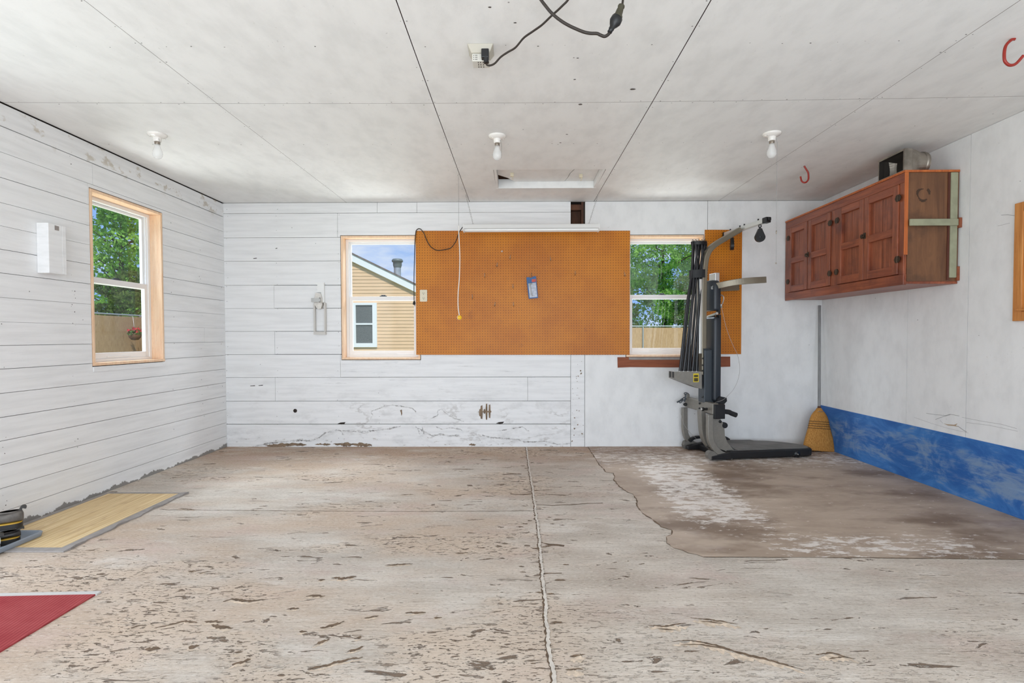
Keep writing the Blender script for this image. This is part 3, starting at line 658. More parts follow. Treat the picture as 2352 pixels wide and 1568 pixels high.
# outlet box on the ceiling with a plugged in cord
ox, oy = -.161, 2.445
t = thing('ceiling_outlet', (ox,oy,H-.02), 'ivory outlet box with three-way tap fixed to the ceiling', 'outlet')
z0 = H+sag(ox,oy)
mb = MB(); b = [(ox-.058,oy-.052,z0),(ox+.058,oy-.052,z0),(ox+.058,oy+.055,z0),(ox-.058,oy+.055,z0)]; q = [(ox-.040,oy-.040,z0-.036),(ox+.040,oy-.040,z0-.036),(ox+.040,oy+.03,z0-.036),(ox-.040,oy+.03,z0-.036)]
mb.hexa(q, b); mb.build('cover_box', mat('grey_ivory_metal',(186,180,166),.5), t, .003)
mb = MB(); mb.box((ox-.037,oy-.037,z0-.070),(ox+.037,oy+.027,z0-.036)); tap = mb.build('tap_block', mat('old_white_plastic',(208,205,196),.45), t, .003)
mb = MB()
for r in range(3):
    zz = z0-.045-r*.009
    for dx in (-.030,-.022,-.017): mb.box((ox+dx,oy-.0385,zz-.002),(ox+dx+.0022,oy-.037,zz+.002))
    for dx in (-.012,-.002,.010): mb.box((ox+dx,oy-.03+r*.02,z0-.0715),(ox+dx+.003,oy-.022+r*.02,z0-.0700))
mb.build('slots', M_DARK, tap)
t = thing('power_cord', (ox+.02,oy-.04,z0-.06), 'dark grey power cord plugged into the ceiling outlet box', 'cord')
cY = oy-.055
def cY_(px,py,Y): return onY(px,py,Y)
mb = MB(); a = onY(1114.5,116,cY); b = onY(1117,142,cY)
d = (b-a)
mb.box((a.x-.017,cY-.012,a.z-.034),(a.x+.016,oy-.036,a.z+.004)); mb.tube([a+d*.55,a+d*1.0],[.013,.0105],12); mb.tube([b-d*.06,b+d*.10],[.0115,.0115],12); mb.build('plug', M_BLACK, t, .003)
pts = [(1117,144,cY),(1119,149.5,cY-.01),(1127,150,cY-.02),(1137,145,cY-.03),(1150,131,cY-.05),(1166,120,cY-.07),(1184,109,cY-.10),(1203,87,cY-.14),(1224,72,cY-.18),(1245,57,cY-.22),(1266,37,cY-.27),(1290,15,cY-.31),(1310,-8,cY-.34)]
pth = [onY(*q) for q in pts]; e = pth[-1]
loop = [e+Vector((.04,-.08,.04)), e+Vector((.14,-.16,.055)), onY(1436,-30,1.93)+Vector((0,-.01,.01)), onY(1432,-8,1.93), onY(1429,14,1.93)]
mb = MB(); mb.tube(smooth_path(pth+loop,6), .0041, 10); mb.build('cable', M_CORD, t)
mb = MB(); A = onY(1428,12,1.93); B = onY(1416,46,1.93); dd = (B-A).normalized(); L = (B-A).length
mb.lathe([(.008,0),(.0115,L*.02),(.0125,L*.12),(.0105,L*.2),(.0115,L*.3),(.0125,L*.45),(.013,L*.62),(.0165,L*.72),(.0175,L*.95),(0,L*.96)], A, dd, 20); mb.build('connector_socket', M_OLIVE, t)
t = thing('opener_cord', onY(1400,80,1.93), 'thick dark cord drooping from above the frame to a round plug', 'cord')
A2 = onY(1424.5,33,1.93); B2 = onY(1407,66,1.925); d2 = (B2-A2).normalized(); L2 = (B2-A2).length
mb = MB(); mb.lathe([(0,0),(.020,.001),(.021,L2*.28),(.015,L2*.5),(.010,L2*.62),(.0105,L2*.66),(.0085,L2*.72),(.010,L2*.78),(.008,L2*.84),(.0085,L2*1.0),(0,L2*1.0)], B+dd*-.008, d2, 20); mb.build('plug', M_BLACK, t)
E2 = B+dd*-.008+d2*L2*.98
pts = [onY(*q,1.93) for q in [(1402,73),(1396,80),(1388,83.5),(1378,80),(1371,77),(1356,76.5),(1341,73.5),(1320,65),(1300,55),(1282,43),(1266,29),(1255,16),(1243,0),(1236,-14)]]
pts.append(Vector((-.0+pts[-1].x-.03,1.93,H-.03)))
mb = MB(); mb.tube(smooth_path([E2]+pts,6), [.0052]*1+[.0055]*((len(pts))*6), 10); mb.build('cable', M_CORD, t)

# pull string with yellow knob
p = onZ(1053,397,H); sy = p.y; s0 = onY(1053.5,520,sy); s1 = onY(1054.5,724,sy)
t = thing('pull_string', (p.x,sy,H), 'white pull string from the ceiling ending in a yellow knob', 'pull cord')
mb = MB(); mb.tube([(p.x,sy,H),s0],.0011,6); mb.build('thin_string', M_WIRE, t)
pp = [onY(a,b,sy) for a,b in [(1053.5,518),(1054,540),(1056,580),(1056,610),(1055,640),(1052.5,670),(1052,695),(1053,712),(1055,724)]]
mb = MB(); mb.tube(smooth_path(pp,4),.0035,8); mb.build('cord', M_STR, t)
k = onY(1055.5,729,sy); mb = MB(); mb.lathe([(0,-.009),(.013,-.009),(.018,-.004),(.018,.006),(.012,.010),(0,.010)], k, (.35,-1,0), 20); mb.build('knob', M_YEL, t)
mb = MB(); mb.lathe([(.0,0),(.019,.0),(.019,.007),(0,.007)], k+Vector((-.003,.010,0)), (.35,-1,0)  , 20); mb.build('knob_back', M_STR, t)

# hanging shop light
ly = 4.95
a = onY(1064,517,ly); b = onY(1376,515,ly)
LX0, LX1, LZ0 = a.x, b.x, 2.037
t = thing('shop_light', ((LX0+LX1)/2,ly,LZ0), 'long white fluorescent shop light hung on chains in front of the pegboard', 'light fixture')
mb = MB(); mb.prism([(LX0+.01,ly-.055,LZ0+.022),(LX0+.01,ly-.050,LZ0+.030),(LX0+.01,ly-.033,LZ0+.062),(LX0+.01,ly-.024,LZ0+.066),(LX0+.01,ly+.024,LZ0+.066),(LX0+.01,ly+.033,LZ0+.062),(LX0+.01,ly+.055,LZ0+.022),(LX0+.01,ly+.03,LZ0+.034),(LX0+.01,ly-.03,LZ0+.034)], (LX1-LX0-.02,0,0))
mb.build('housing', M_WHITE, t, .002)
for x0 in (LX0,LX1-.012): mb = MB(); mb.prism([(x0,ly-.058,LZ0+.016),(x0,ly-.034,LZ0+.068),(x0,ly+.034,LZ0+.068),(x0,ly+.058,LZ0+.016),(x0,ly+.03,LZ0-.001),(x0,ly-.03,LZ0-.001)], (.012,0,0)); mb.build('end_cap', M_WHITE, t, .002)
for yy in (-.022,.022):
    mb = MB(); mb.tube([(LX0+.012,ly+yy,LZ0+.016),(LX1-.012,ly+yy,LZ0+.016)],.013,14)
    mb.build('fluorescent_tube', mat('lamp_tube_glass',(246,246,244),.2), t)
def chain(p0, p1, name='chain'):
    mb = MB(); p0 = Vector(p0); p1 = Vector(p1); n = int((p1-p0).length/.016); d = (p1-p0)/n
    for i in range(n):
        c = p0+d*(i+.5); u = Vector((1,0,0)) if i % 2 else Vector((0,1,0)); h = d.normalized()*.011
        mb.tube([c-h*.9+u*.002,c-h*.5+u*.0045,c+h*.5+u*.0045,c+h*.9+u*.002,c+h*.9-u*.002,c+h*.5-u*.0045,c-h*.5-u*.0045,c-h*.9-u*.002,c-h*.9+u*.002],.0011,5)
    return mb.build(name, M_STEEL, t)
chain((-.472,ly+.02,H),(onY(1087,513,ly).x,ly,LZ0+.066)); chain((.745,ly+.02,H),(onY(1352,513,ly).x,ly,LZ0+.066))
cp = [(1066,518,4.96),(1060,525,4.97),(1053,537,5.0),(1049,550,5.04),(1042,562,5.08),(1034,570,5.11),(1022,573,5.14),(1008,575,5.17),(999,573,5.18),(990,567,5.19),(984,559,5.20),(979,549,5.20),(975,538,5.2),(970,530,5.21),(964,525,5.215),(958,527,5.22),(955,534,5.225),(953,556,5.23),(952,590,5.235),(951,633,5.235),(951,689,5.235)]
mb = MB(); mb.tube(smooth_path([onY(*q) for q in cp],4),.0042,8); mb.build('cord', M_CORD, t)
mb = MB(); q = onY(951.5,690,5.232); mb.lathe([(.006,0),(.007,-.010),(.012,-.018),(.013,-.034),(.010,-.042),(0,-.042)], q, (0.05,0,1), 14); mb.tube([q+Vector((.004,0,-.042)),q+Vector((.006,0,-.055))],.0025,6); mb.build('cord_plug', M_BLACK, t)

# ================================================================== ON THE BACK WALL
mb = MB(); mb.prism([(-.988,D-.010,.904),(1.092,D-.010,.900),(1.092,D-.010,2.101),(-.988,D-.010,2.108)], (0,.007,0))
tag(mb.build('pegboard', M_PEG), 'wide orange-brown pegboard spanning the wall between the two back windows', 'pegboard')
mb = MB(); mb.prism([(1.814,D-.010,.905),(2.172,D-.010,.905),(2.172,D-.010,2.105),(1.814,D-.010,2.107)], (0,.007,0))
tag(mb.build('pegboard', M_PEG), 'narrow orange-brown pegboard strip behind the home gym', 'pegboard')
PB = D-.010
# pegboard hooks
pegs = [(1172,590,'hook below and right of the white clip on the pegboard'),(1142,608,'bent wire hook under the white clip on the wide pegboard'),(1113,632,'bent wire hook beside the hanging string, midway up the pegboard'),(1178,657,'bent wire hook just left of the blue blister pack'),
        (1085,681,'bent wire hook between the wall outlet and blue pack, nearest the yellow knob'),(1137,698,'lower bent wire hook right of the yellow knob on the pegboard'),(1179,698,'lower bent wire hook beneath the blue pack side of the pegboard'),
        (1264,594,'bent wire hook up and right of the blue blister pack'),(1321,627,'bent wire hook in the bare right part of the wide pegboard'),(1434,629,'bent wire hook at the right edge of the wide pegboard by the window'),(1690,660,'bent wire hook on the narrow pegboard strip')]
def peg(px, py, label):
    p = onY(px,py,PB); s = random.choice((-1,1))*.25
    mb = MB(); o = Vector((p.x,PB,p.z+.018))
    mb.tube(smooth_path([o+Vector((0,.005,.0)),o+Vector((0,-.004,.002)),o+Vector((0,-.006,-.012)),o+Vector((0,-.006,-.030)),o+Vector((.004*s,-.012,-.040)),o+Vector((.012*s,-.024,-.042)),o+Vector((.016*s,-.034,-.034)),o+Vector((.017*s,-.038,-.022))],4),.0022,7)
    return tag(mb.build('pegboard_hook', M_CHROME), label, 'hook', 'wire hooks on the pegboards')
for q in pegs: peg(*q)
p = onY(1153,577,PB); mb = MB(); mb.lathe([(.008,0),(.009,.004),(.005,.009),(.004,.018),(0,.019)], p, (0,-1,-.2), 12)
tag(mb.build('pegboard_clip', M_PORC), 'small white plastic clip stuck in the upper pegboard', 'clip')
# blister pack on its own hook
t = thing('pack_hook', onY(1221,628,PB), 'brass hook holding the blue blister pack', 'hook', 'wire hooks on the pegboards')
o = onY(1220.5,628,PB); mb = MB(); mb.tube([o+Vector((0,.004,.006)),o+Vector((0,-.004,.006)),o+Vector((0,-.007,-.006)),o+Vector((0,-.012,-.030)),o+Vector((0,-.03,-.034)),o+Vector((0,-.045,-.030))],.0024,8); mb.build('wire', M_CHROME, t)
t = thing('blister_pack', onY(1222,660,PB), 'tilted blue blister pack holding a small metal tool on the pegboard', 'tool pack')
yb = PB-.016
def bp(px,py): return onY(px,py,yb)
tl, tr, br_, bl_ = bp(1209,637), bp(1231,634), bp(1236,684), bp(1214.5,686)
def uv(u,v,dy=0): return tl.lerp(tr,u).lerp(bl_.lerp(br_,u),v)+Vector((0,dy,0))
mb = MB(); mb.prism([uv(0,0),uv(.3,0),uv(.36,.035),uv(.6,.03),uv(.66,0),uv(1,0),uv(1,1),uv(0,1)], (0,.003,0)); mb.build('backing_card', mat('blue_card',(24,84,140),.4), t)
mb = MB(); mb.prism([uv(.12,.29),uv(.92,.29),uv(.92,.95),uv(.12,.95)], (0,-.001,0)); mb.build('printed_panel', mat('pale_print',(182,188,200),.4,var=.18,vs=60), t)
mb = MB(); mb.prism([uv(.52,.12,-.0),uv(.95,.12),uv(.95,.25),uv(.52,.25)], (0,-.001,0)); mb.build('red_flash', mat('red_print',(186,62,48),.4), t)
mb = MB(); mb.tube([uv(.30,.33,-.008),uv(.34,.82,-.008)],.004,8); mb.tube([uv(.18,.325,-.008),uv(.56,.315,-.008)],.005,8); mb.tube([uv(.30,.82,-.008),uv(.5,.88,-.008)],.003,8); mb.build('tool', M_STEEL, t)
# duplex outlet
c = onY(973,679,PB); t = thing('wall_outlet', c, 'ivory duplex outlet plate at the left end of the pegboard', 'outlet')
mb = MB(); mb.prism([(c.x+x,PB-.006,c.z+z) for x,z in rrect(.070,.114,.006)], (0,.006,0)); plate = mb.build('cover_plate', M_IVORY, t, .002)
for dz in (-.024,.024):
    mb = MB(); mb.prism([(c.x+x,PB-.009,c.z+dz+z) for x,z in rrect(.033,.030,.010)], (0,.004,0)); r = mb.build('receptacle', M_IVORY, t)
    mb = MB(); mb.box((c.x-.008,PB-.0098,c.z+dz-.003),(c.x-.0055,PB-.009,c.z+dz+.007)); mb.box((c.x+.0055,PB-.0098,c.z+dz-.003),(c.x+.008,PB-.009,c.z+dz+.007)); mb.lathe([(.003,0),(.003,.001),(0,.001)],(c.x,PB-.009,c.z+dz-.009),(0,-1,0),8); mb.build('slot', M_DARK, r)

# old white painted latch bracket left of the window
c = onY(737,709,D); t = thing('wall_bracket', c, 'white painted iron bracket with clamp on the boards left of window', 'bracket')
def wb(px,py,dy=0): return onY(px,py,D)+Vector((0,dy,0))
mb = MB(); q = [(727,649),(746,649),(747,694),(740,697),(740,672),(729,671),(729.5,668),(731,667),(731,664),(729,663),(729,658),(731,657),(731,654),(728.5,653)]
mb.prism([wb(*k,-.028) for k in q], (0,.028,0)); mb.build('notched_post', M_WHITE, t, .002)
M_NICK = mat('worn_white_metal',(206,200,192),.3,.35,var=.15,vs=30)
mb = MB(); mb.prism([wb(*k,-.045) for k in [(728,673),(740,674),(743,686),(744,700),(741,709),(735,710.5),(730,706),(724,694),(722,688),(727,683)]], (0,.045,0)); cl = mb.build('clamp_body', M_NICK, t, .006)
mb = MB(); mb.prism([wb(*k,-.075) for k in [(721.5,685.5),(741.5,685.5),(741.5,694.5),(721.5,694.5)]], (0,.03,0)); mb.build('jaw', M_STEEL, t, .003)
for zz in (685.5,694.5): mb = MB(); a = wb(741,zz,-.07); mb.lathe([(.006,0),(.006,.012),(0,.014)], a, (0,-1,0), 10); mb.build('bolt', M_STEEL, t)
mb = MB()
for qd in ([(722.5,697),(726,697),(727,761),(723,761)],[(746.5,694),(750,696),(750.5,761),(747,761)],[(723,761.5),(750,761.5),(750.5,768),(723,768)]): mb.prism([wb(*k,-.03) for k in qd], (0,.03,0))
mb.build('loop_frame', mat('dull_white_iron',(206,202,196),.5), t, .002)

# block on the left wall
mb = MB(); y0, y1, z0_, z1_ = 3.192, 3.319, 1.463, 1.762
mb.box((XL,y0,z0_),(XL+.072,y1-.03,z1_)); mb.box((XL,y1-.03,z0_+.002),(XL+.072,y1,z1_-.0))
blk = mb.build('wall_block', M_LEFT, None, .003)
tag(blk, 'white painted wooden block nailed to the left boarded wall', 'block')
mb = MB(); mb.box((XL+.072,y0+.045,z1_-.035),(XL+.0735,y0+.075,z1_-.008)); mb.build('bare_patch', mat('bare_metal_patch',(150,142,138),.6), blk)

# ================================================================== FLOOR LEFT: mats, tray, shoes
def mat_thing(name, label, cat, mats_):
    t = thing(name, (-2.55,3.1,0), label, cat); return t
BX0, BX1, BY0, BY1 = -2.845, -2.275, 2.645, 3.662
t = thing('bamboo_mat', ((BX0+BX1)/2,(BY0+BY1)/2,0), 'tan bamboo slat mat with grey border along the left wall', 'mat')
mb = MB()
def wavy(x0,x1,y0,y1,n=24): return
mb.box((BX0+.03,BY0+.045,.001),(BX1-.045,BY1-.02,.006)); mb.build('slat_field', M_BAMB, t)
mb = MB()
for a_,b_ in (((BX0+.032,BY0),(BX1-.05,BY0+.047)),((BX0+.032,BY1-.022),(BX1-.05,BY1)),((BX0,BY0),(BX0+.032,BY1))): mb.box((a_[0],a_[1],.0006),(b_[0],b_[1],.0075))
ys = [BY0+(BY1-BY0)*k/30 for k in range(31)]
for k in range(30):
    w0 = .006*math.sin(k*.9)+.004*math.sin(k*2.1); w1 = .006*math.sin((k+1)*.9)+.004*math.sin((k+1)*2.1); h0 = .0075+.006*max(0,math.sin(k*.7)); h1 = .0075+.006*max(0,math.sin((k+1)*.7))
    mb.hexa([(BX1-.05,ys[k],.0006),(BX1+w0,ys[k],.0006),(BX1+w1,ys[k+1],.0006),(BX1-.05,ys[k+1],.0006)],[(BX1-.05,ys[k],.0075),(BX1+w0,ys[k],h0),(BX1+w1,ys[k+1],h1),(BX1-.05,ys[k+1],.0075)])
mb.build('border', M_BORD, t)
t = thing('carpet_mat', (-2.1,1.8,0), 'red ribbed carpet mat with pale edge strip in the near left corner', 'mat')
A, Bq, Cq = onZ(233,1361), onZ(0,1366), onZ(0,1500)
ft = Vector((A.x,A.y,0)); fl = ft+(Bq-A).normalized()*.95; dn = (Cq-A).normalized()
mb = MB(); mb.prism([ft+dn*.02+(Bq-A).normalized()*.006, ft+dn*.80, fl+dn*.80, fl+dn*.02], (0,0,.006)); mb.build('carpet', M_REDC, t)
mb = MB(); mb.prism([ft, ft+dn*.024, fl+dn*.024, fl], (0,0,.008)); mb.build('edge_strip', mat('pale_edge_vinyl',(196,194,190),.5), t)
# boot tray
TX1, TY1 = -2.562, 2.872
t = thing('boot_tray', (-2.7,2.55,0), 'grey plastic boot tray lying on the bamboo mat edge', 'tray')
def tray_ring(ins, z, n=5):
    cx, cy = (TX1-2.845)/2, (TY1+2.10)/2
    return [(cx+x,cy+y,z) for x,y in rrect(TX1+2.845-2*ins, TY1-2.10-2*ins, max(.004,.035-ins), n)]
M_TRAY = mat('grey_tray',(134,142,152),.45)
mb = MB(); mb.loft([tray_ring(0.006,.008), tray_ring(0,.030), tray_ring(.004,.033), tray_ring(.012,.033), tray_ring(.016,.030), tray_ring(.022,.0125), tray_ring(.15,.0125)]); mb.build('tray_body', M_TRAY, t)

def shoe(name, org, ang, label, upper, welt, sole, hk=1, group=None):
    """heel at the local origin, toe along local +x; org = middle of the heel on its support."""
    c, s_ = math.cos(ang), math.sin(ang); o = Vector(org)
    def T(x,y,z): x *= .9; y *= .9; z = z if z < .0315 else .0315+(z-.0315)*hk; return o+Vector((c*x-s_*y, s_*x+c*y, z))
    t = thing(name, org, label, 'shoe', group)
    def outline(k): # half widths along the length
        return [(-.002,.0),(.004,.022),(.02,.036),(.05,.040),(.10,.038),(.15,.042),(.20,.050),(.24,.046),(.275,.028),(.288,0)]
    O = [(q.x,max(0,q.y)) for q in smooth_path([(x,w,0) for x,w in outline(0)],3)]; ring = [(x,w) for x,w in O]+[(x,-w) for x,w in O[-2:0:-1]]
    mb = MB(); mb.loft([[T(x,w*.97,0) for x,w in ring],[T(x,w,.004) for x,w in ring],[T(x,w,.026) for x,w in ring]], 0, False); mb.build('sole', sole, t)
    mb = MB(); mb.loft([[T(x+.001,w*1.04,.026) for x,w in ring],[T(x+.001,w*1.04,.0315) for x,w in ring]],0,False); mb.build('welt', welt, t)
    secs = [(-.004,.026,.083,.0),(.004,.034,.105,.006),(.03,.038,.100,.012),(.07,.038,.092,.012),(.11,.036,.094,.01),(.15,.040,.086,.0),(.20,.047,.066,.0),(.24,.044,.056,.0),(.27,.030,.046,.0),(.284,.008,.036,.0)]
    rings = []
    for x,w,h,_ in secs:
        r = []
        for k in range(18):
            a = 2*PI*k/18; r.append(T(x, w*math.copysign(abs(math.cos(a))**.75,math.cos(a)), .031+(h-.031)*.5+(h-.031)*.5*math.copysign(abs(math.sin(a))**.75,math.sin(a))))
        rings.append(r)
    mb = MB(); mb.loft(rings,0); u = mb.build('upper', upper, t)
    mb = MB(); mb.loft([[T(.055+.052*math.cos(2*PI*k/18),.026*math.sin(2*PI*k/18),.094+.010*f) for k in range(18)] for f in (0,1)],0); mb.loft([[T(.055+.042*r_*math.cos(2*PI*k/18),.02*r_*math.sin(2*PI*k/18),.1045) for k in range(18)] for r_ in (1,.5)],1); mb.build('collar', [upper, M_BLACK], t)
    mb = MB(); mb.rsweep(smooth_path([T(.014,0,.088),T(.008,0,.104),T(.003,0,.118),T(-.004,0,.124),T(-.012,0,.120),T(-.011,0,.110)],4), (T(0,1,0)-T(0,0,0)), .012, .006); mb.build('heel_loop', mat('dark_webbing',(58,56,52),.7), t)
    return t
M_LEA = mat('black_leather',(38,36,36),.28,var=.3,vs=20); M_LEA2 = mat('dusty_grey_leather',(92,86,80),.6,var=.25,vs=30)
M_WELT = mat('yellow_stitching',(190,150,50),.5); M_SOLE = mat('black_rubber_sole',(30,28,27),.5)
sz = .0135
e1 = onZ(56,1238,.02); e2 = onZ(62,1258,.02)
shoe('leather_shoe', (-2.600,2.775,.0885), math.radians(218), 'dusty grey-black leather shoe with yellow welt, on top of the other shoe', M_LEA2, M_WELT, M_SOLE, .78, group='shoes on the boot tray')
shoe('leather_shoe', (-2.606,2.765,sz), math.radians(224), 'shiny black leather shoe with yellow welt, underneath on the boot tray', M_LEA, M_WELT, M_SOLE, .42, group='shoes on the boot tray')
M_SNK = mat('white_sneaker_fabric',(216,222,222),.6)
shoe('sneaker', (-2.600,2.648,sz), math.radians(224), 'white sneaker at the picture edge in front of the black shoes', M_SNK, M_SNK, M_SNK, .5, group='shoes on the boot tray')

# ================================================================== RIGHT WALL: cabinet, duct, oak panel
CXF = 2.588; CY0, CY1 = 3.643, 5.236; CZ0, CZ1 = 1.420, 2.178
def cf(px): d = ray(px,600); return (CP+d*(CXF/d.x)).y
def cz(px,py): return onX(px,py,CXF).z
cab = thing('wall_cabinet', ((CXF+XR)/2,(CY0+CY1)/2,CZ0), 'old stained wooden wall cabinet with four panelled doors on the right wall', 'cabinet')
mb = MB(); th = .018
parts('side_panel', [((CXF+.023,CY0,CZ0+.023),(XR-.002,CY0+th,CZ1-.011)),((CXF+.023,CY1-th,CZ0+.023),(XR-.002,CY1,CZ1-.01))], M_PLY, cab)
mb = MB(); mb.box((CXF+.023,CY0+.002,CZ0+.006),(XR-.002,CY1-.002,CZ0+.022)); mb.build('bottom_panel', M_CABH, cab)
mb = MB(); mb.box((XR-.012,CY0+th,CZ0+.03),(XR-.002,CY1-th,CZ1-.02)); mb.build('back_panel', M_CABH, cab)
mb = MB(); mb.box((CXF-.004,CY0-.006,CZ1-.010),(XR-.002,CY1,CZ1+.004)); mb.build('top_board', M_CABE, cab)
yA = [cf(v) for v in (1812,1856,1908,1924,1985,2064)]     # door edges, far to near
ZT, ZB_ = CZ1-.075, CZ0+.072                              # door top and bottom
mb = MB()
parts('face_rail', [((CXF,CY0,CZ1-.075),(CXF+.02,CY1,CZ1-.010)),((CXF,CY0,CZ0),(CXF+.022,CY1,CZ0+.072))], M_CABH, cab, .003)
parts('face_stile', [((CXF,CY0,ZB_),(CXF+.02,yA[5],ZT)),((CXF,yA[0],ZB_),(CXF+.02,CY1,ZT)),((CXF,yA[3],ZB_),(CXF+.02,yA[2],ZT))], M_CAB, cab, .002)
mb = MB(); mb.box((CXF-.001,CY0-.004,CZ0+.20),(CXF+.024,CY0,CZ1-.010)); mb.build('corner_strip', M_CABE, cab, .001)
M_HING = mat('antique_iron',(74,62,50),.4,.7)
def cab_door(ya, yb, far):           # ya far edge (larger y), yb near edge; far=True hinge on the far side
    g = .003; x0 = CXF-.008; x1 = CXF+.018; lo, hi = yb+g, ya-g
    w = .052; lap = far
    d_ = MB()
    m_ = (lo+hi)/2
    d_.box((x0+.019,lo+w-.004,ZB_+.05),(x1-.001,m_-.0016,ZT-.05)); d_.box((x0+.019,m_+.0016,ZB_+.05),(x1-.001,hi-w+.004,ZT-.05)); d_.box((x0+.0225,m_-.002,ZB_+.05),(x1-.002,m_+.002,ZT-.05))
    dr = d_.build('door', M_CAB, cab)
    zm = (ZT+ZB_)/2-.01
    parts('door_stile', [((x0,lo,ZB_+g),(x1,lo+w,ZT-g)),((x0,hi-w,ZB_+g),(x1,hi,ZT-g))], M_CAB, dr, .0025)
    parts('door_rail', [((x0,lo+w,ZT-.058),(x1,hi-w,ZT-g)),((x0,lo+w,ZB_+g),(x1,hi-w,ZB_+.062)),((x0,lo+w,zm-.026),(x1,hi-w,zm+.026))], M_CABH, dr, .0025)
    return dr
drs = [cab_door(yA[0],yA[1]+.004,True),cab_door(yA[1]-.004,yA[2],False),cab_door(yA[3],yA[4],True),cab_door(yA[4],yA[5],False)]
def hinge(y, z, dr):
    mb = MB(); x = CXF-.009
    for s in (-1,1):
        pts = [(x,y+s*.003,z+.018),(x,y+s*.010,z+.024),(x,y+s*.020,z+.018),(x,y+s*.027,z+.006),(x,y+s*.031,z),(x,y+s*.027,z-.006),(x,y+s*.020,z-.018),(x,y+s*.010,z-.024),(x,y+s*.003,z-.018)]
        mb.prism(pts, (-.003,0,0))
    mb.tube([(x-.003,y,z-.022),(x-.003,y,z+.022)],.0045,8); mb.build('hinge', M_HING, dr)
for dr, y in ((drs[0],yA[0]),(drs[1],yA[2]),(drs[2],yA[3]),(drs[3],yA[5])):
    for z in (CZ1-.17,CZ0+.175): hinge(y,z,dr)
def latch(y, z, dr):
    mb = MB(); x = CXF-.009
    mb.box((x-.004,y-.028,z-.022),(x,y-.003,z+.022)); mb.box((x-.004,y+.003,z-.016),(x,y+.026,z+.016)); mb.box((x-.014,y-.018,z-.010),(x-.004,y+.018,z+.010)); mb.box((x-.024,y-.012,z-.003),(x-.010,y-.004,z+.010)); mb.lathe([(.005,0),(.006,.008),(0,.012)],(x-.013,y-.012,z),(-1,0,0),10)
    mb.build('latch', M_HING, dr, .001)
latch(yA[4], cz(1987,542), drs[3]); latch(yA[1], cz(1857,585), drs[1])
mb = MB(); yb_ = CY0-.014
parts('batten', [((XR-.064,yb_,CZ0+.045),(XR-.018,CY0,CZ1-.014)),((CXF+.022,yb_-.012,(CZ0+CZ1)/2+.010),(XR-.020,yb_,(CZ0+CZ1)/2+.055))], M_GREENB, cab, .004)
mb = MB(); mb.box((XR-.078,CY0-.006,CZ0+.03),(XR-.064,CY0,CZ1-.014)); mb.build('back_strip', mat('dark_red_wood',(84,40,26),.6), cab)
mb = MB(); parts('mounting_block', [((XR-.02,CY0-.03,(CZ0+CZ1)/2-.004),(XR-.001,CY0,(CZ0+CZ1)/2+.062)),((XR-.018,CY0-.018,CZ0+.025),(XR-.001,CY0,CZ0+.12))], M_REDB, cab, .002)
mb = MB(); c0 = Vector((CXF+.125,CY0-.0012,CZ0+.60))      # worn dark ring on the side
for k in range(20):
    a = 2*PI*k/20; 
    if 4 < k < 17 or k in (0,1,2): 
        a2 = 2*PI*(k+1)/20; r0, r1 = .034, .046+.006*math.sin(k)
        mb.add([c0+Vector((math.cos(a)*r0,0,math.sin(a)*r0)),c0+Vector((math.cos(a)*r1,0,math.sin(a)*r1)),c0+Vector((math.cos(a2)*r1,0,math.sin(a2)*r1)),c0+Vector((math.cos(a2)*r0,0,math.sin(a2)*r0))],[(0,1,2,3)])
mb.build('ring_stain', mat('dark_ring',(66,44,28),.7), cab)

# galvanised duct boot lying on the cabinet
DZ = CZ1+.0045
t = thing('duct_boot', (2.75,3.87,DZ), 'galvanised metal duct boot lying on top of the wooden cabinet', 'duct')
my0, my1, mh, mx0 = 3.668, 3.928, .150, 2.602
cyl_c = ((my0+my1)/2-.035, DZ+mh/2+.004)
def sq(x, g, n=8):
    out = []
    y0,y1,z0,z1 = my0+g,my1-g,DZ+g,DZ+mh-g
    for k in range(n): out.append((x,y0+(y1-y0)*k/n,z0))
    for k in range(n): out.append((x,y1,z0+(z1-z0)*k/n))
    for k in range(n): out.append((x,y1+(y0-y1)*k/n,z1))
    for k in range(n): out.append((x,y0,z1+(z0-z1)*k/n))
    return out
def circ(x, r, n=32, yo=0):
    out = []
    for k in range(n):
        a = -3*PI/4+2*PI*k/n; out.append((x,cyl_c[0]+yo+r*math.cos(a),cyl_c[1]+r*math.sin(a)))
    return out
mb = MB()
def lp(a,b,f): return [tuple(Vector(p).lerp(Vector(q),f)) for p,q in zip(a,b)]
S1 = sq(mx0,0); S2 = sq(mx0+.05,0); C1 = circ(mx0+.165,.0745); C2 = circ(mx0+.195,.0745)
out_r = [S1,S2,lp(sq(mx0+.09,0),circ(mx0+.09,.0745),.35),lp(sq(mx0+.13,0),circ(mx0+.13,.0745),.8),C1,C2]
mb.loft(out_r,0,False,False)
mb.loft([sq(mx0,.0015),sq(mx0+.04,.002),sq(mx0+.10,.03)],1,False,False); mb.add([(mx0+.10,my0+.03,DZ+.03),(mx0+.10,my1-.03,DZ+.03),(mx0+.10,my1-.03,DZ+mh-.03),(mx0+.10,my0+.03,DZ+mh-.03)],[(0,1,2,3)],1); mb.add(circ(mx0+.19,.0745),[list(range(32))],1)
mb.build('boot_body', [M_GALV, mat('shaded_duct_inside',(44,38,33),.9)], t)  # inside coloured dark to stand for the shade in the duct mouth
mb = MB(); mb.loft([sq(mx0-.002,-.0),sq(mx0-.002,.010)],0,False,False)
for a_,b_ in (((mx0-.002,my0-.002,DZ),(mx0+.022,my0,DZ+mh+.002)),((mx0-.002,my0,DZ+mh),(mx0+.022,my1,DZ+mh+.002))): mb.box(a_,b_)
mb.build('mouth_flange', M_GALV, t)
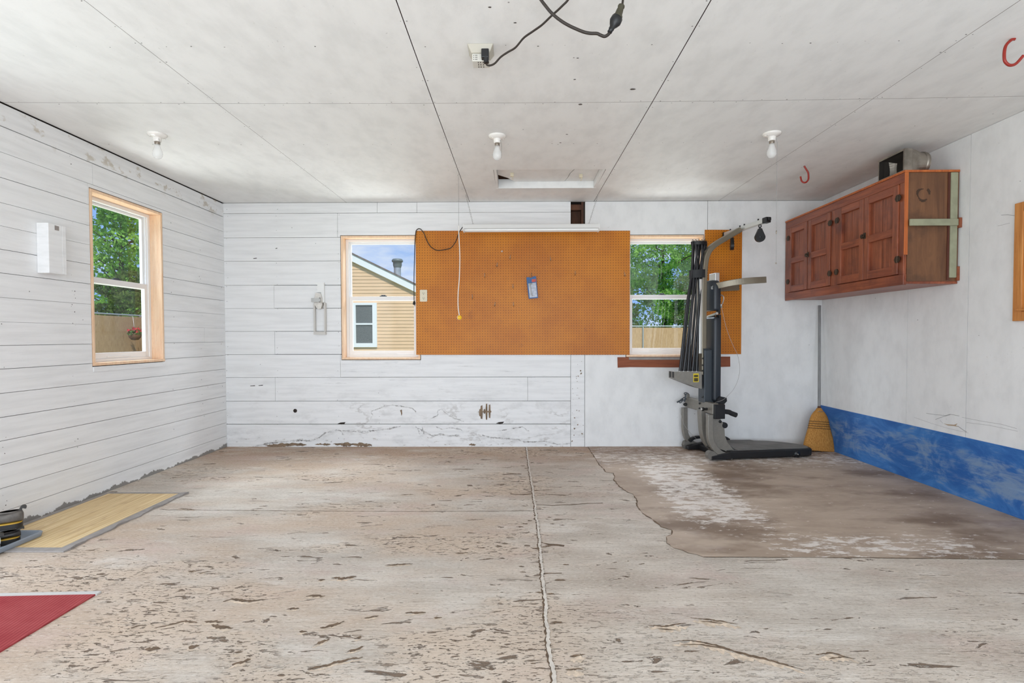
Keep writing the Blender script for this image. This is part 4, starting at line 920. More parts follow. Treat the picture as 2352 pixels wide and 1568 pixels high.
mb = MB(); mb.loft([circ(mx0+.170,.0755),circ(mx0+.174,.0785),circ(mx0+.184,.0785),circ(mx0+.188,.0755)],0,True,False); mb.build('collar_bead', M_GALV, t)

# oak door panel at the right edge
oy1 = 3.216; oy0 = 2.80; oz0, oz1 = 1.162, 1.852
t = thing('oak_door_panel', (XR,3.0,oz0), 'golden oak raised panel frame flat on the right wall at the picture edge', 'panel')
mb = MB()
mb.box((XR-.022,oy0,oz0),(XR-.001,oy0+.055,oz1)); mb.box((XR-.022,oy1-.055,oz0),(XR-.001,oy1,oz1)); mb.box((XR-.022,oy0+.055,oz0),(XR-.001,oy1-.055,oz0+.055)); mb.box((XR-.022,oy0+.055,oz1-.055),(XR-.001,oy1-.055,oz1)); mb.build('frame', M_OAK, t, .003)
mb = MB(); mb.hexa([(XR-.008,oy0+.055,oz0+.055),(XR-.008,oy1-.055,oz0+.055),(XR-.008,oy1-.055,oz1-.055),(XR-.008,oy0+.055,oz1-.055)][::-1],[(XR-.020,oy0+.10,oz0+.10),(XR-.020,oy1-.10,oz0+.10),(XR-.020,oy1-.10,oz1-.10),(XR-.020,oy0+.10,oz1-.10)][::-1]); mb.build('raised_panel', M_OAK, t)
mb = MB(); mb.box((XR-.034,oy0+.02,oz0+.058),(XR-.020,oy1-.03,oz0+.072)); mb.build('bottom_moulding', M_OAK, t, .004)

# ================================================================== BROOM
t = thing('corn_broom', (2.80,5.02,0), 'straw broom with grey handle leaning in the right back corner', 'broom')
b0 = onZ(1881,1037,0); bz = b0.y
top = Vector((2.905,5.205,1.372)); foot = Vector((b0.x,bz,0)); ax = (top-foot).normalized()
hd = foot+ax*.405
M_HAND = mat('grey_wooden_handle',(134,134,134),.5,var=.12,vs=10,st=(6,6,.5))
mb = MB(); mb.tube([hd,top],.0125,14); mb.build('handle', M_HAND, t)
mb = MB(); mb.tube([hd+ax*-.012,hd+ax*.018],[.017,.0135],14); mb.build('ferrule', mat('rust_cap',(74,40,26),.6), t)
def m_straw():
    q = NT('broom_corn'); g = q.noise(1, (260,260,3), 3, .7)
    col = q.mix(q.sstep(g,.3,.7), lin((158,102,40)), lin((208,152,76)))
    q.bsdf(col,.6,0,.3,q.bump(g,.8,.004)); return q.m
M_STRAW = m_straw()
prof = [(0.0,.158,.050),(.02,.157,.050),(.07,.150,.047),(.14,.131,.042),(.20,.112,.038),(.25,.101,.034),(.29,.092,.032),(.325,.078,.030),(.355,.055,.026),(.38,.030,.022),(.395,.021,.019)]
sidev = Vector((1,.10,0)); sidev = (sidev-ax*sidev.dot(ax)).normalized(); fw = ax.cross(sidev)
def bring(h,w,d,n=40,jit=0): return [foot+ax*h+sidev*(w*math.cos(2*PI*k/n)*(1+random.uniform(-jit,jit)))+fw*(d*math.copysign(abs(math.sin(2*PI*k/n))**.8,math.sin(2*PI*k/n))) for k in range(n)]
mb = MB(); mb.loft([bring(h+.010,w*.97,d,40,.01) for h,w,d in prof],0,True)
for k in range(240):     # straw ends
    u = random.uniform(-1,1); w = math.sqrt(1-u*u); v = random.choice((-1,1))*random.uniform(.5,1)*w
    base = foot+ax*.10+sidev*(u*.138)+fw*(v*.042); end = foot+ax*random.uniform(.002,.03)+sidev*(u*.158+random.uniform(-.006,.006))+fw*(v*.051); end.z = max(end.z,.003)
    mb.tube([base,base.lerp(end,.6),end],[.0022,.0018,.0012],5)
mb.build('bristles', M_STRAW, t)
for h in (.205,.226,.247,.268):
    i = max(k for k in range(len(prof)) if prof[k][0] <= h+.0); f = (h-prof[i][0])/(prof[i+1][0]-prof[i][0]); w = prof[i][1]+(prof[i+1][1]-prof[i][1])*f; d = prof[i][2]+(prof[i+1][2]-prof[i][2])*f
    r = bring(h+.010,w*.985,d*1.03); mb = MB(); mb.tube(r+[r[0]],.0022,6,caps=False); mb.build('stitch_band', mat('dark_twine',(60,44,34),.8), t)
mb = MB(); r = bring(.372,.036,.026); mb.tube(r+[r[0]],.003,6,caps=False); mb.build('wire_wrap', M_BRASS, t)

# ================================================================== HOME GYM
GA = math.radians(9); GF = Vector((math.cos(GA),math.sin(GA),0)); GL = Vector((math.sin(GA),-math.cos(GA),0)); GO = Vector((1.69,4.87,0))
def g(s, l, z): return GO+GF*s+GL*l+Vector((0,0,z))
def gs(px, py, l):
    d = ray(px,py); o = GO+GL*l; k = (o-CP).dot(GL)/d.dot(GL); P = CP+d*k
    return (P-GO).dot(GF), P.z
def gp(px, py, l, at=None): s, z = gs(px,py,l); return g(s, l if at is None else at, z)
gym = thing('home_gym', GO, 'folded grey and black rod home gym standing in front of the right window', 'exercise machine')
def gbox(mb, s0,s1,l0,l1,z0,z1,mi=0): mb.hexa([g(s0,l1,z0),g(s1,l1,z0),g(s1,l0,z0),g(s0,l0,z0)],[g(s0,l1,z1),g(s1,l1,z1),g(s1,l0,z1),g(s0,l0,z1)],mi)
# mast with bent top
mp = [(1618,860),(1618,760),(1618.5,700),(1619.5,640),(1621.5,610),(1625,590),(1631,576),(1640,565.5),(1652,556.5),(1668,547),(1686,536),(1703,526.5)]
pth = [gp(a,b,.033,0) for a,b in mp]
mb = MB(); mb.rsweep(smooth_path(pth,4), GL, .033, .023); mb.build('mast', M_TAUPE, gym, .006)
# cross bar with pulleys
sc_, zc_ = gs(1704,525,.0); sc_ += .005
BL0, BL1 = -.29, .33
mb = MB(); gbox(mb, sc_-.019,sc_+.019,BL0,BL1,zc_-.019,zc_+.019); cb = mb.build('cross_bar', M_SILV, gym, .004)
mb = MB(); gbox(mb, sc_-.023,sc_+.023,BL1-.002,BL1+.055,zc_-.023,zc_+.023); gbox(mb, sc_-.012,sc_+.012,BL1+.055,BL1+.075,zc_-.010,zc_+.016); mb.build('end_cap', M_BLACK, cb, .004)
mb = MB(); gbox(mb, sc_-.023,sc_+.023,BL0-.012,BL0+.01,zc_-.023,zc_+.023); mb.build('end_cap', M_BLACK, cb, .004)
for l in (.03,-.04,.24,-.2): mb = MB(); mb.tube([g(sc_,l,zc_+.018),g(sc_,l,zc_+.036)],.007,8); mb.build('bolt', M_BLACK, cb)
def pulley(l, turn, nm='pulley'):
    c = g(sc_, l, zc_-.125); ax_ = Vector((math.cos(turn),math.sin(turn),0)); u = Vector((0,0,1)).cross(ax_)
    r = .042; pts = []
    for k in range(17):
        a = math.radians(200)*(k/16)+math.radians(170); pts.append((r*math.cos(a),r*math.sin(a)))
    pts = [(.012,.074),(-.012,.074)]+pts
    mb = MB(); P = [c+u*x+Vector((0,0,z))+ax_*.014 for x,z in pts]; mb.prism(P, ax_*-.028); pl = mb.build(nm, M_BLACK, gym, .004)
    mb = MB(); mb.lathe([(.008,0),(.008,.032),(0,.034)], c-ax_*.017, ax_, 12); mb.build('axle', M_DKGREY, pl)
    mb = MB(); rg = [c+Vector((0,0,.094))+u*.011*math.cos(a)+Vector((0,0,.013*math.sin(a))) for a in [2*PI*k/14 for k in range(15)]]; mb.tube(rg,.004,7,caps=False); rg = [c+Vector((0,0,.076))+ax_*.008*math.cos(a)+Vector((0,0,.012*math.sin(a))) for a in [2*PI*k/14 for k in range(15)]]; mb.tube(rg,.0035,7,caps=False); mb.build('shackle', M_BLACK, pl)
pulley(.265, -GA-PI/2+.1); pulley(-.17, -.25)
# power rods and box
base_px = (1561,1570,1580,1590,1599.5)
top_px = (1591,1598,1605,1612,1619)
order = (0,2,1,4,3)
for row, l in ((0,.028),(1,-.036)):
    for k in range(5):
        px = base_px[k]+(4.5 if row else 0)
        tx = top_px[order[k] if row == 0 else k]+(3 if row else 0); P0 = gp(px,856,l); P2 = gp(tx,560+row*2,l*.75)
        mid = gp(.5*(px+tx)+1.5*(1-k/5),700,l); st = gp(1588.5+6*k+(2 if row else 0),628,l*.72)
        mb = MB(); pp = smooth_path([P0, P0.lerp(mid,.5)+Vector((0,0,0)), mid, st, P2],5); n = len(pp)
        mb.tube(pp,[.0110-.0012*i/(n-1) for i in range(n)],10); rd = mb.build('power_rod', M_RUBB, gym)
        mb = MB(); mb.tube([P2,P2+Vector((0,0,.022))],.010,10); rg = [P2+Vector((0,0,.030))+GL*.009*math.cos(a)+Vector((0,0,.009*math.sin(a))) for a in [2*PI*q/12 for q in range(13)]]; mb.tube(rg,.0022,6,caps=False); mb.build('rod_cap', M_BLACK, rd)
        mb = MB(); mb.tube([P0+Vector((0,0,-.01)),P0+Vector((0,0,.016))],.014,10); mb.build('rod_ferrule', M_SILV, rd)
cs = [gs(1595,628,0)]; s_l, z_l = gs(1585,629,.0); s_r, _ = gs(1618,629,.0)
mb = MB(); sm_ = (s_l+s_r)/2; w_ = (s_r-s_l)/2
mb.loft([[g(sm_+w_*1.06*math.cos(2*PI*k/28), .056*math.sin(2*PI*k/28), zz+.05*(w_*math.cos(2*PI*k/28))) for k in range(28)] for zz in (z_l-.036,z_l+.036)],0,True,False)
mb.build('rod_strap', mat('black_webbing',(42,44,46),.7), gym)
s_l, z_t = gs(1588,559,.0); s_r, _ = gs(1623,559,.0); sm_ = (s_l+s_r)/2; w_ = (s_r-s_l)/2
mb = MB(); mb.loft([[g(sm_+w_*1.02*math.cos(2*PI*k/28), .050*math.sin(2*PI*k/28), zz) for k in range(28)] for zz in (z_t-.014,z_t+.016)],0,True,False); mb.build('top_band', M_BLACK, gym)
s0, z1 = gs(1607,640,.036); s1, _ = gs(1613,640,.036); _, z0 = gs(1607,812,.036)
mb = MB(); gbox(mb, s0+.002,s0+.028,-.036,.034,z0,z1); mb.build('rear_post', M_SILV, gym, .004)
q = [(1549,853),(1612,853),(1612,893),(1597,888.5),(1549,869.5)]
mb = MB(); mb.prism([gp(a,b,.055) for a,b in q], GL*-.115); rb = mb.build('rod_box', M_GREY, gym, .003)
s0, zt = gs(1549,853,.055); _, zb0 = gs(1549,869.5,.055)
for l in (.030,-.030): mb = MB(); gbox(mb, s0-.002,s0+.002,l-.015,l+.015,zb0+.008,zt-.004); mb.build('end_slot', M_BLACK, rb)
a, b = gp(1592.5,857,.0565), gp(1605,877.5,.0565)
M_STK = mat('yellow_sticker',(222,196,40),.5)
mb = MB(); s_a, z_a = gs(1592.5,857.5,.0557); s_b, z_b = gs(1604.8,877,.0557)
gbox(mb, s_a,s_b,.055,.0562,z_b,z_a); stk = mb.build('warning_sticker', M_STK, rb)
mb = MB(); sd = (s_b-s_a); zd = (z_a-z_b)
gbox(mb, s_a+sd*.12,s_b-sd*.12,.056,.0568,z_a-zd*.42,z_a-zd*.16); gbox(mb, s_a+sd*.12,s_b-sd*.12,.056,.0568,z_b+zd*.08,z_b+zd*.48); mb.build('printed_block', mat('sticker_print',(70,62,26),.5), stk)
# lower channel the mast bolts into
s0, z1 = gs(1618.5,800,.058); _, z0 = gs(1618,925,.058)
mb = MB(); gbox(mb, s0,s0+.12,-.055,.058,z0,z1-.012); gbox(mb, s0,s0+.05,-.055,.058,z1-.012,z1); ch = mb.build('lower_channel', M_DKGREY, gym, .005)
for zz in (z1-.03,z1-.09,z1-.15,z1-.20,z0+.05): mb = MB(); mb.lathe([(.008,0),(.008,.008),(0,.010)], g(s0,.03 if zz < z1-.03 else -.01,zz), -GF, 10); mb.build('bolt', M_BLACK, ch)
# bench pads standing upright behind the mast
def pad(y0, y1, round_top, nm):
    s0, zt = gs(1641,y0,.10); s1, _ = gs(1654,y0,.10); _, zb = gs(1641,y1,.10)
    w = .105; r = .075 if round_top else .03; n = 6; o = []
    h = zt-zb
    for cx, cy, a0, rr in ((w-r,h/2-r,0,r),(-w+r,h/2-r,90,r),(-w+.02,-h/2+.02,180,.02),(w-.02,-h/2+.02,270,.02)):
        for k in range(n+1):
            a = math.radians(a0+90*k/n); o.append((cx+rr*math.cos(a),cy+rr*math.sin(a)))
    zc = (zt+zb)/2
    mb = MB(); mb.loft([[g(ss,x*f,zc+y*(1-(1-f)*.4)) for x,y in o] for ss,f in ((s0,.90),(s0+.008,.98),(s0+.018,1.0),(s1-.004,1.0),(s1+.006,.96))],0,True)
    return mb.build(nm, M_VINB, gym), (s0, s1, zb, zt)
p1, (ps0, ps1, pzb, pzt) = pad(641,713,True,'upper_pad')
p2, (qs0, qs1, qzb, qzt) = pad(727,922,False,'lower_pad')
mb = MB()     # two pale marks left of the maker's lettering on the upper pad
for x0, pts in ((.058,[(0,.016),(.012,.016),(.014,.010),(.005,.006),(.014,.002),(.012,-.008),(0,-.008)]),(.040,[(.010,.016),(.010,-.004),(.004,-.009),(-.002,-.006)])):
    mb.tube([g(ps0-.001,x0+.02-x,pzt-.075+z) for x,z in pts],.0016,5)
mb.build('lettering', M_WHITE, p1)
mb = MB(); gbox(mb, qs1+.004,qs1+.020,.02,.085,qzb,qzt+.02); gbox(mb, qs1+.004,qs1+.024,-.085,-.02,qzb,qzt+.02); gbox(mb, ps1+.002,ps1+.022,.03,.075,pzb-.03,pzt-.03); mb.build('seat_rail', M_BLACK, gym, .003)
mb = MB(); mb.tube([g(qs0+.03,-.07,qzt+.004),g(qs0+.03,.09,qzt+.03)],.012,10); mb.build('pad_hinge', M_SILV, gym)
# bracket on top of the upper pad
s0, zt = gs(1643,626,.055); _, zb = gs(1643,655,.055)
mb = MB(); gbox(mb, s0,s0+.042,-.055,.055,zb-.02,zt); mb.build('top_bracket', M_SILV, gym, .004)
# arms reaching forward
for nm, l0, l1, pts in (('squat_arm',.05,.20,[(1653,655),(1664,653),(1680,649.5),(1700,646.5),(1725,644.5),(1754,643)]),('squat_arm',-.05,-.22,None)):
    if pts: ppx = [gs(a,b,.18) for a,b in pts]; arm_sz = ppx
    P = [g(s,l0+(l1-l0)*(1-(1-i/5)**2),z-(.03 if l1 < 0 else 0)) for i,(s,z) in enumerate(arm_sz)]
    mb = MB(); mb.rsweep(smooth_path(P,4), GL, .02, .027); mb.build(nm, M_TAUPE, gym, .004)
# snap hook and cable
mb = MB(); c = [(1655,677),(1660,679),(1662.5,684),(1661,692),(1658,699),(1655.5,701)]
mb.tube(smooth_path([gp(a,b,.11) for a,b in c],4),.005,8); mb.lathe([(.009,0),(.009,.03),(0,.032)], gp(1656.5,699,.11), (0,0,-1), 10); mb.build('snap_hook', M_STEEL, gym)
c = [(1657,704),(1661,722),(1667,748),(1675,772),(1685,796),(1693,812),(1697.5,830),(1699,846),(1697.5,862),(1692,880),(1683,896),(1672,908),(1662,917),(1650,922),(1642,924)]
mb = MB(); mb.tube(smooth_path([gp(a,b,.14) for a,b in c],4),.0016,6); mb.build('cable', mat('steel_cable',(168,164,160),.5,.2), gym)
# rear cross beam with end block
s0, _ = gs(1602,930,0.0)
sE, zE1 = gs(1637,926.5,.20); _, zE0 = gs(1637,952,.20)
mb = MB(); gbox(mb, sE,sE+.055,-.33,.20,zE0,zE1); bm = mb.build('rear_beam', M_GREY, gym, .006)
mb = MB(); gbox(mb, sE+.004,sE+.10,.201,.23,zE0-.035,zE1-.006); gbox(mb, sE+.055,sE+.11,-.06,.186,zE0-.02,zE1-.01); mb.build('end_block', M_BLACK, gym, .004)
for l, zz in ((-.02,.75),(-.02,.25)): mb = MB(); mb.lathe([(.010,0),(.010,.012),(0,.014)], g(sE,l,zE0+(zE1-zE0)*zz), -GF, 10); mb.build('bolt', M_BLACK, bm)
kb = g(sE,.105,(zE0+zE1)/2-.012)
mb = MB(); mb.lathe([(.012,0),(.010,.02),(.010,.03),(.016,.034),(.016,.052),(.014,.054)], kb, -GF, 14); kn = mb.build('pull_knob', M_BLACK, gym)
mb = MB(); mb.lathe([(.0135,.054),(.0135,.056),(0,.057)], kb, -GF, 14); mb.build('knob_face', M_SILV, kn)
mb = MB(); e = g(sE+.02,-.235,zE1-.02)
mb.lathe([(.014,-.01),(.014,.03),(.009,.04),(0,.04)], g(sE+.01,-.285,zE0+.03), -GF, 12); mb.build('pull_knob', M_BLACK, gym)
mb = MB(); o_ = g(sE-.02,-.29,zE1-.012)
for dx, dz, an in ((0,.0,.4),(-.03,-.02,.9),(.02,.045,-.3)):
    cc = o_+Vector((dx,0,dz)); rg = [cc+GF*(.024*math.cos(a)*math.cos(an)-.011*math.sin(a)*math.sin(an))+Vector((0,0,.024*math.cos(a)*math.sin(an)+.011*math.sin(a)*math.cos(an))) for a in [2*PI*k/14 for k in range(15)]]
    mb.tube(rg,.0042,7,caps=False)
mb.tube([o_+Vector((-.07,0,-.035)),o_+Vector((-.02,0,-.01))],.008,8); mb.tube([o_+Vector((.0,0,-.03)),o_+Vector((.02,0,.05))],.007,8); mb.build('snap_hook', M_DKGREY, gym)
mb = MB(); gbox(mb, sE-.005,sE+.03,-.32,-.28,zE1-.01,zE1+.03); mb.build('cable_bracket', M_GREY, gym, .003)
# front bracket and grip
q = [(1648,917),(1655,910),(1669,913),(1670,921),(1658,934),(1656,946),(1648,946)]
mb = MB(); mb.prism([gp(a,b,.13) for a,b in q], GL*-.18); mb.build('front_bracket', M_BLACK, gym, .004)
P = [gp(a,b,.15) for a,b in [(1660,944.5),(1674,946),(1680,949),(1691,953)]]
mb = MB(); mb.tube(smooth_path(P,4),.0215,16); mb.build('foam_grip', mat('foam_grip',(34,34,36),.8), gym)
# legs
def leg(px, l, w, h, nm, m=M_GREY):
    mb = MB(); mb.rsweep(smooth_path([gp(a,b,l) for a,b in px],5), GL, w, h); return mb.build(nm, m, gym, .005)
lg = leg([(1572,936),(1572,962),(1572.5,985),(1576,1001),(1585,1014),(1600,1022),(1630,1027.5)], -.29, .020, .025, 'rear_leg')
lg2 = leg([(1630,952),(1629.5,985),(1631,1008),(1637,1023),(1648,1036),(1660,1043.5),(1680,1048.5)], .215, .020, .025, 'rear_leg')
leg([(1611,940),(1612,965),(1614,990),(1619,1008),(1628,1022),(1642,1033)], .02, .035, .024, 'centre_post')
def foot_(pxs, l, lgo):
    mb = MB(); mb.prism([gp(a,b,l+.026) for a,b in pxs], GL*-.052); mb.build('foot', mat('grey_foot_plastic',(112,108,102),.6), lgo, .006)
foot_([(1571,1022),(1574,1014),(1581,1012),(1588,1017),(1600,1026),(1600,1032),(1580,1034),(1573,1031)], -.29, lg)
foot_([(1626,1046),(1628,1039),(1634,1035.5),(1641,1037),(1652,1048),(1662,1053),(1660,1056),(1637,1057),(1628,1053)], .215, lg2)
q = [(1637,955),(1655,962),(1661,972),(1664,984),(1665,1000),(1671,1016),(1686,1034),(1668,1036),(1646,1028),(1640,1010),(1634,985)]
mb = MB(); mb.prism([gp(a,b,.195) for a,b in q], GL*-.03); gu = mb.build('gusset_plate', M_GREY, gym, .003)
mb = MB(); c = gp(1663,976,.18); mb.lathe([(.024,-.02),(.026,-.012),(.026,.012),(.024,.02)], c, GL, 18); c = gp(1654,968,.198); mb.lathe([(.012,-.01),(.012,.006),(0,.008)], c, GL, 12); mb.build('cable_roller', M_BLACK, gu)
c = [(1562,937),(1564,950),(1570,972),(1582,990),(1600,1008)]
mb = MB(); mb.tube(smooth_path([gp(a,b,-.1) for a,b in c],4),.0015,6); mb.build('cable', mat('steel_cable',(168,164,160)), gym)
# standing platform
pl = [(.10,.24),(.87,.24),(.90,.232),(.918,.21),(.93,.17),(.935,.10),(.90,.00),(.83,-.08),(.74,-.14),(.62,-.19),(.48,-.225),(.30,-.245),(.10,-.245)]
def plr(z, ins): 
    cx, cl = .5, 0.0
    return [g(s+(-ins if s > cx else ins)*1.0, l+(-ins if l > cl else ins), z) for s,l in pl]
mb = MB(); mb.loft([plr(.012,.012),plr(.020,.002),plr(.070,.0),plr(.082,.010)],0,False); pf = mb.build('platform', M_BLACK, gym, .004)
mb = MB(); mb.prism([g(s+(-.025 if s > .5 else .1),l+(-.02 if l > 0 else .02),.0815) for s,l in pl], (0,0,.004)); mb.build('rubber_mat', mat('dusty_rubber',(118,115,112),.75,var=.22,vs=6,bump=.4,bs=220), pf)
mb = MB(); mb.hexa([g(-.06,.245,.012),g(.13,.245,.012),g(.13,.19,.012),g(-.06,.19,.012)],[g(-.06,.245,.045),g(.13,.245,.080),g(.13,.19,.080),g(-.06,.19,.045)]); mb.hexa([g(-.06,-.19,.012),g(.13,-.19,.012),g(.13,-.24,.012),g(-.06,-.24,.012)],[g(-.06,-.19,.045),g(.13,-.19,.08),g(.13,-.24,.08),g(-.06,-.24,.045)]); gbox(mb,.05,.13,-.2,.2,.012,.06); mb.build('rail_end', M_BLACK, pf, .006)
mb = MB(); P = [g(-.02,-.235,.085),g(.05,-.24,.118),(g(.30,-.245,.118)),(g(.38,-.24,.085))]; mb.rsweep(smooth_path(P,4), GL, .02, .012); mb.build('side_rail', M_BLACK, pf, .003)
mb = MB(); rg = [g(.10+.11*math.cos(a),.09+.09*math.sin(a),.089) for a in [2*PI*k/22 for k in range(23)]]; mb.tube(rg,.006,6,caps=False); mb.build('recess_ring', M_BLACK, pf)
mb = MB(); c = gp(1832.5,1043,.245); mb.lathe([(.024,-.03),(.031,-.026),(.031,-.004),(.026,.0),(.012,.0),(.012,.003),(0,.003)], c, GL, 22); tw = mb.build('transport_wheel', M_RUBB, pf)
mb = MB(); mb.lathe([(.005,0),(.005,.006),(0,.007)], c, GL, 10); mb.build('axle_bolt', M_STEEL, tw)

# ================================================================== OUTSIDE
def m_grass():
    t = NT('lawn'); col = t.mix(t.sstep(t.noise(2,(1,1,1),6,.7),.3,.7), lin((96,124,58)), lin((140,160,86))); t.bsdf(col,.9); return t.m
mb = MB(); mb.add([(-60,-30,-.16),(60,-30,-.16),(60,80,-.16),(-60,80,-.16)],[(0,1,2,3)]); struct(mb.build('ground', m_grass()))
mb = MB(); mb.box((-3.4,-14,-.155),(3.6,YF-.16,-.02)); struct(mb.build('driveway', mat('driveway_concrete',(188,184,176),.8,var=.1,vs=3)))
# neighbour house with lap siding
HY = 16.0
M_SID = mat('tan_vinyl_siding',(228,190,148),.6,var=.04,vs=2)
M_SHIN = mat('roof_shingles',(112,100,94),.9,var=.3,vs=14,st=(.5,1,1))
hs = thing('house', (-6,HY,0), 'tan sided neighbour house with gable roof seen through the back left window', 'house')
pa, pb = onY(802,597,HY), onY(951,669,HY)
slope = (pb.z-pa.z)/(pb.x-pa.x); PKX = -6.3; PKZ = pa.z+slope*(PKX-pa.x); EX = -1.9; EXL = 2*PKX-EX; EZ = PKZ+slope*(EX-PKX)
mb = MB(); zz = -.15
while zz < PKZ-.05:
    h = .1016; t_ = min(PKZ,zz+h)
    def lim(z): return 99 if z < EZ else max(0,(PKZ-z)/-slope)
    w0 = min(EX-PKX,lim(zz)); w1 = min(EX-PKX,lim(t_))
    mb.add([(PKX-w0,HY-.014,zz),(PKX+w0,HY-.014,zz),(PKX+w1,HY,t_),(PKX-w1,HY,t_),(PKX-w0,HY,zz),(PKX+w0,HY,zz)],[(0,1,2,3),(0,4,5,1)]); zz += h
mb.box((EXL,HY+.02,-.15),(EX,HY+8,EZ)); mb.prism([(EXL,HY+.01,EZ),(EX,HY+.01,EZ),(PKX,HY+.01,PKZ)],(0,8,0)); mb.build('siding_wall', M_SID, hs)
ov = .35
for sgn, nm in ((1,'a'),(-1,'b')):
    ex = EX if sgn > 0 else EXL; dx = ex-PKX; e = Vector((ex+sgn*ov,0,EZ+slope*ov)); pk = Vector((PKX,0,PKZ))
    mb = MB(); mb.hexa([(pk.x,HY-.12,pk.z+.21),(e.x,HY-.12,e.z+.21),(e.x,HY+8.3,e.z+.21),(pk.x,HY+8.3,pk.z+.21)],[(pk.x,HY-.12,pk.z+.26),(e.x,HY-.12,e.z+.26),(e.x,HY+8.3,e.z+.26),(pk.x,HY+8.3,pk.z+.26)]); mb.build('roof', M_SHIN, hs)
    mb = MB(); mb.hexa([(pk.x,HY-.10,pk.z+.0),(e.x,HY-.10,e.z+.0),(e.x,HY+.0,e.z+.0),(pk.x,HY+.0,pk.z+.0)],[(pk.x,HY-.10,pk.z+.21),(e.x,HY-.10,e.z+.21),(e.x,HY+.0,e.z+.21),(pk.x,HY+.0,pk.z+.21)]); mb.build('rake_board', mat('white_fascia',(240,240,236),.5), hs)
a, b = onY(809,695,HY-.05), onY(866,797,HY-.05)
def hb(mb,x0,x1,z0,z1,y0,y1): mb.box((x0,HY+y0,z0),(x1,HY+y1,z1))
mb = MB(); fw_ = .10; hb(mb,a.x,a.x+fw_,b.z,a.z,-.06,.03); hb(mb,b.x-fw_*1.3,b.x,b.z,a.z,-.06,.03); hb(mb,a.x+fw_,b.x-fw_*1.3,a.z-.07,a.z,-.06,.03); hb(mb,a.x+fw_,b.x-fw_*1.3,b.z,b.z+.12,-.06,.03); zm = (a.z+b.z)/2+.03; hb(mb,a.x+fw_,b.x-fw_*1.3,zm-.025,zm+.025,-.05,.03); hw = mb.build('window', M_WHITE, hs)
mb = MB(); hb(mb,a.x+fw_,b.x-fw_*1.3,b.z+.12,a.z-.07,-.02,.0); mb.build('screened_pane', mat('dark_screen',(92,96,94),.5,var=.35,vs=60), hw)
vx = onY(913,640,HY+.6); v0 = onY(913,600,HY+.6); sc1 = (HY+.6)/F
mb = MB(); r = 8*sc1; mb.tube([(vx.x,HY+.6,vx.z-.6),(vx.x,HY+.6,v0.z-.06)],r,20); mb.build('vent_pipe', mat('zinc_pipe',(186,188,186),.4,.5,var=.2,vs=6), hs)
mb = MB(); mb.lathe([(r*1.02,-.20),(r*1.25,-.12),(r*1.25,-.03),(r*1.55,-.02),(r*1.6,.03),(r*1.3,.07),(0,.085)], (vx.x,HY+.6,v0.z), seg=24); mb.build('vent_cap', mat('vent_cap',(116,124,120),.5,.4), hs)
# reed covered fences
def m_reed():
    t = NT('reed_screen'); g_ = t.noise(1,(200,200,5),4,.65); col = t.mix(t.sstep(g_,.3,.7),lin((178,140,98)),lin((222,186,142)))
    wv = t.noise(1,(14,14,9),3,.6); col = t.mix(t.sstep(wv,.55,.75,0,.4),col,lin((164,128,90))); t.bsdf(col,.8,0,.2,t.bump(g_,.5,.01)); return t.m
M_REED = m_reed(); M_POST = mat('galvanised_post',(176,182,180),.4,.3)
def fence(a, b, h, label):
    a = Vector((*a,0)); b = Vector((*b,0)); d = (b-a); L = d.length; d.normalize(); n_ = Vector((-d.y,d.x,0))
    t = thing('reed_fence', (a+b)/2, label, 'fence', 'fences around the yard')
    mb = MB(); mb.prism([a+n_*.02+Vector((0,0,-.15)),b+n_*.02+Vector((0,0,-.15)),b+n_*.02+Vector((0,0,h-.05)),a+n_*.02+Vector((0,0,h-.05))], n_*.03); mb.build('reed_panel', M_REED, t)
    mb = MB(); mb.tube([a+Vector((0,0,h)),b+Vector((0,0,h))],.024,8); mb.build('top_rail', M_POST, t)
    k = 0.5
    while k < L:
        p = a+d*k; mb = MB(); mb.tube([p+Vector((0,0,-.15)),p+Vector((0,0,h+.03))],.028,8); mb.build('post', M_POST, t); k += 3.0
    return t
fl_ = onY(1477,755,22.0)
fence((-12,23.5),(-12,4),1.78,'tan reed fence with white top rail seen through the left wall window')
fence((fl_.x-6.5,22),(fl_.x+17,22),1.51,'tan reed fence with metal posts seen through the back right window')
# hanging basket on the left fence
c = onX(310,772,-11.62); t = thing('flower_basket', c, 'hanging basket of red flowers against the reed fence outside left window', 'flower basket')
mb = MB(); mb.lathe([(0,-.12),(.09,-.11),(.15,-.04),(.17,.03),(.16,.04),(0,.03)], c, seg=18); mb.build('basket', mat('coir_basket',(110,74,48),.9), t)
def leafcloud(mb, c, rad, n, size, mi=0, flat=.0):
    for _ in range(n):
        while True:
            q = Vector((random.uniform(-1,1),random.uniform(-1,1),random.uniform(-1,1)))
            if q.length <= 1: break
        q *= random.uniform(.75,1)/max(q.length,.35) if q.length > .35 else 1
        p = Vector(c)+Vector((q.x*rad[0],q.y*rad[1],q.z*rad[2]))
        u = Vector((random.gauss(0,1),random.gauss(0,1),random.gauss(0,1))).normalized(); w = u.orthogonal().normalized(); w.rotate(Matrix.Rotation(random.uniform(0,6.28),3,u)); v = u.cross(w); s = size*random.uniform(.6,1.3)
        mb.add([p-w*s,p-v*s*.55,p+w*s,p+v*s*.55],[(0,1,2,3)],mi)
mb = MB(); leafcloud(mb,c+Vector((0,0,.08)),(.2,.2,.12),120,.05); mb.build('foliage', mat('basket_leaves',(84,112,50),.7), t)
mb = MB(); leafcloud(mb,c+Vector((0,0,.16)),(.2,.2,.10),60,.05); mb.build('flowers', mat('red_petals',(214,60,70),.6), t)
mb = MB(); mb.tube([c+Vector((0,0,.03)),c+Vector((-.05,0,.6)),c+Vector((-.20,0,.62))],.006,6); mb.build('hanger', M_STEEL, t)
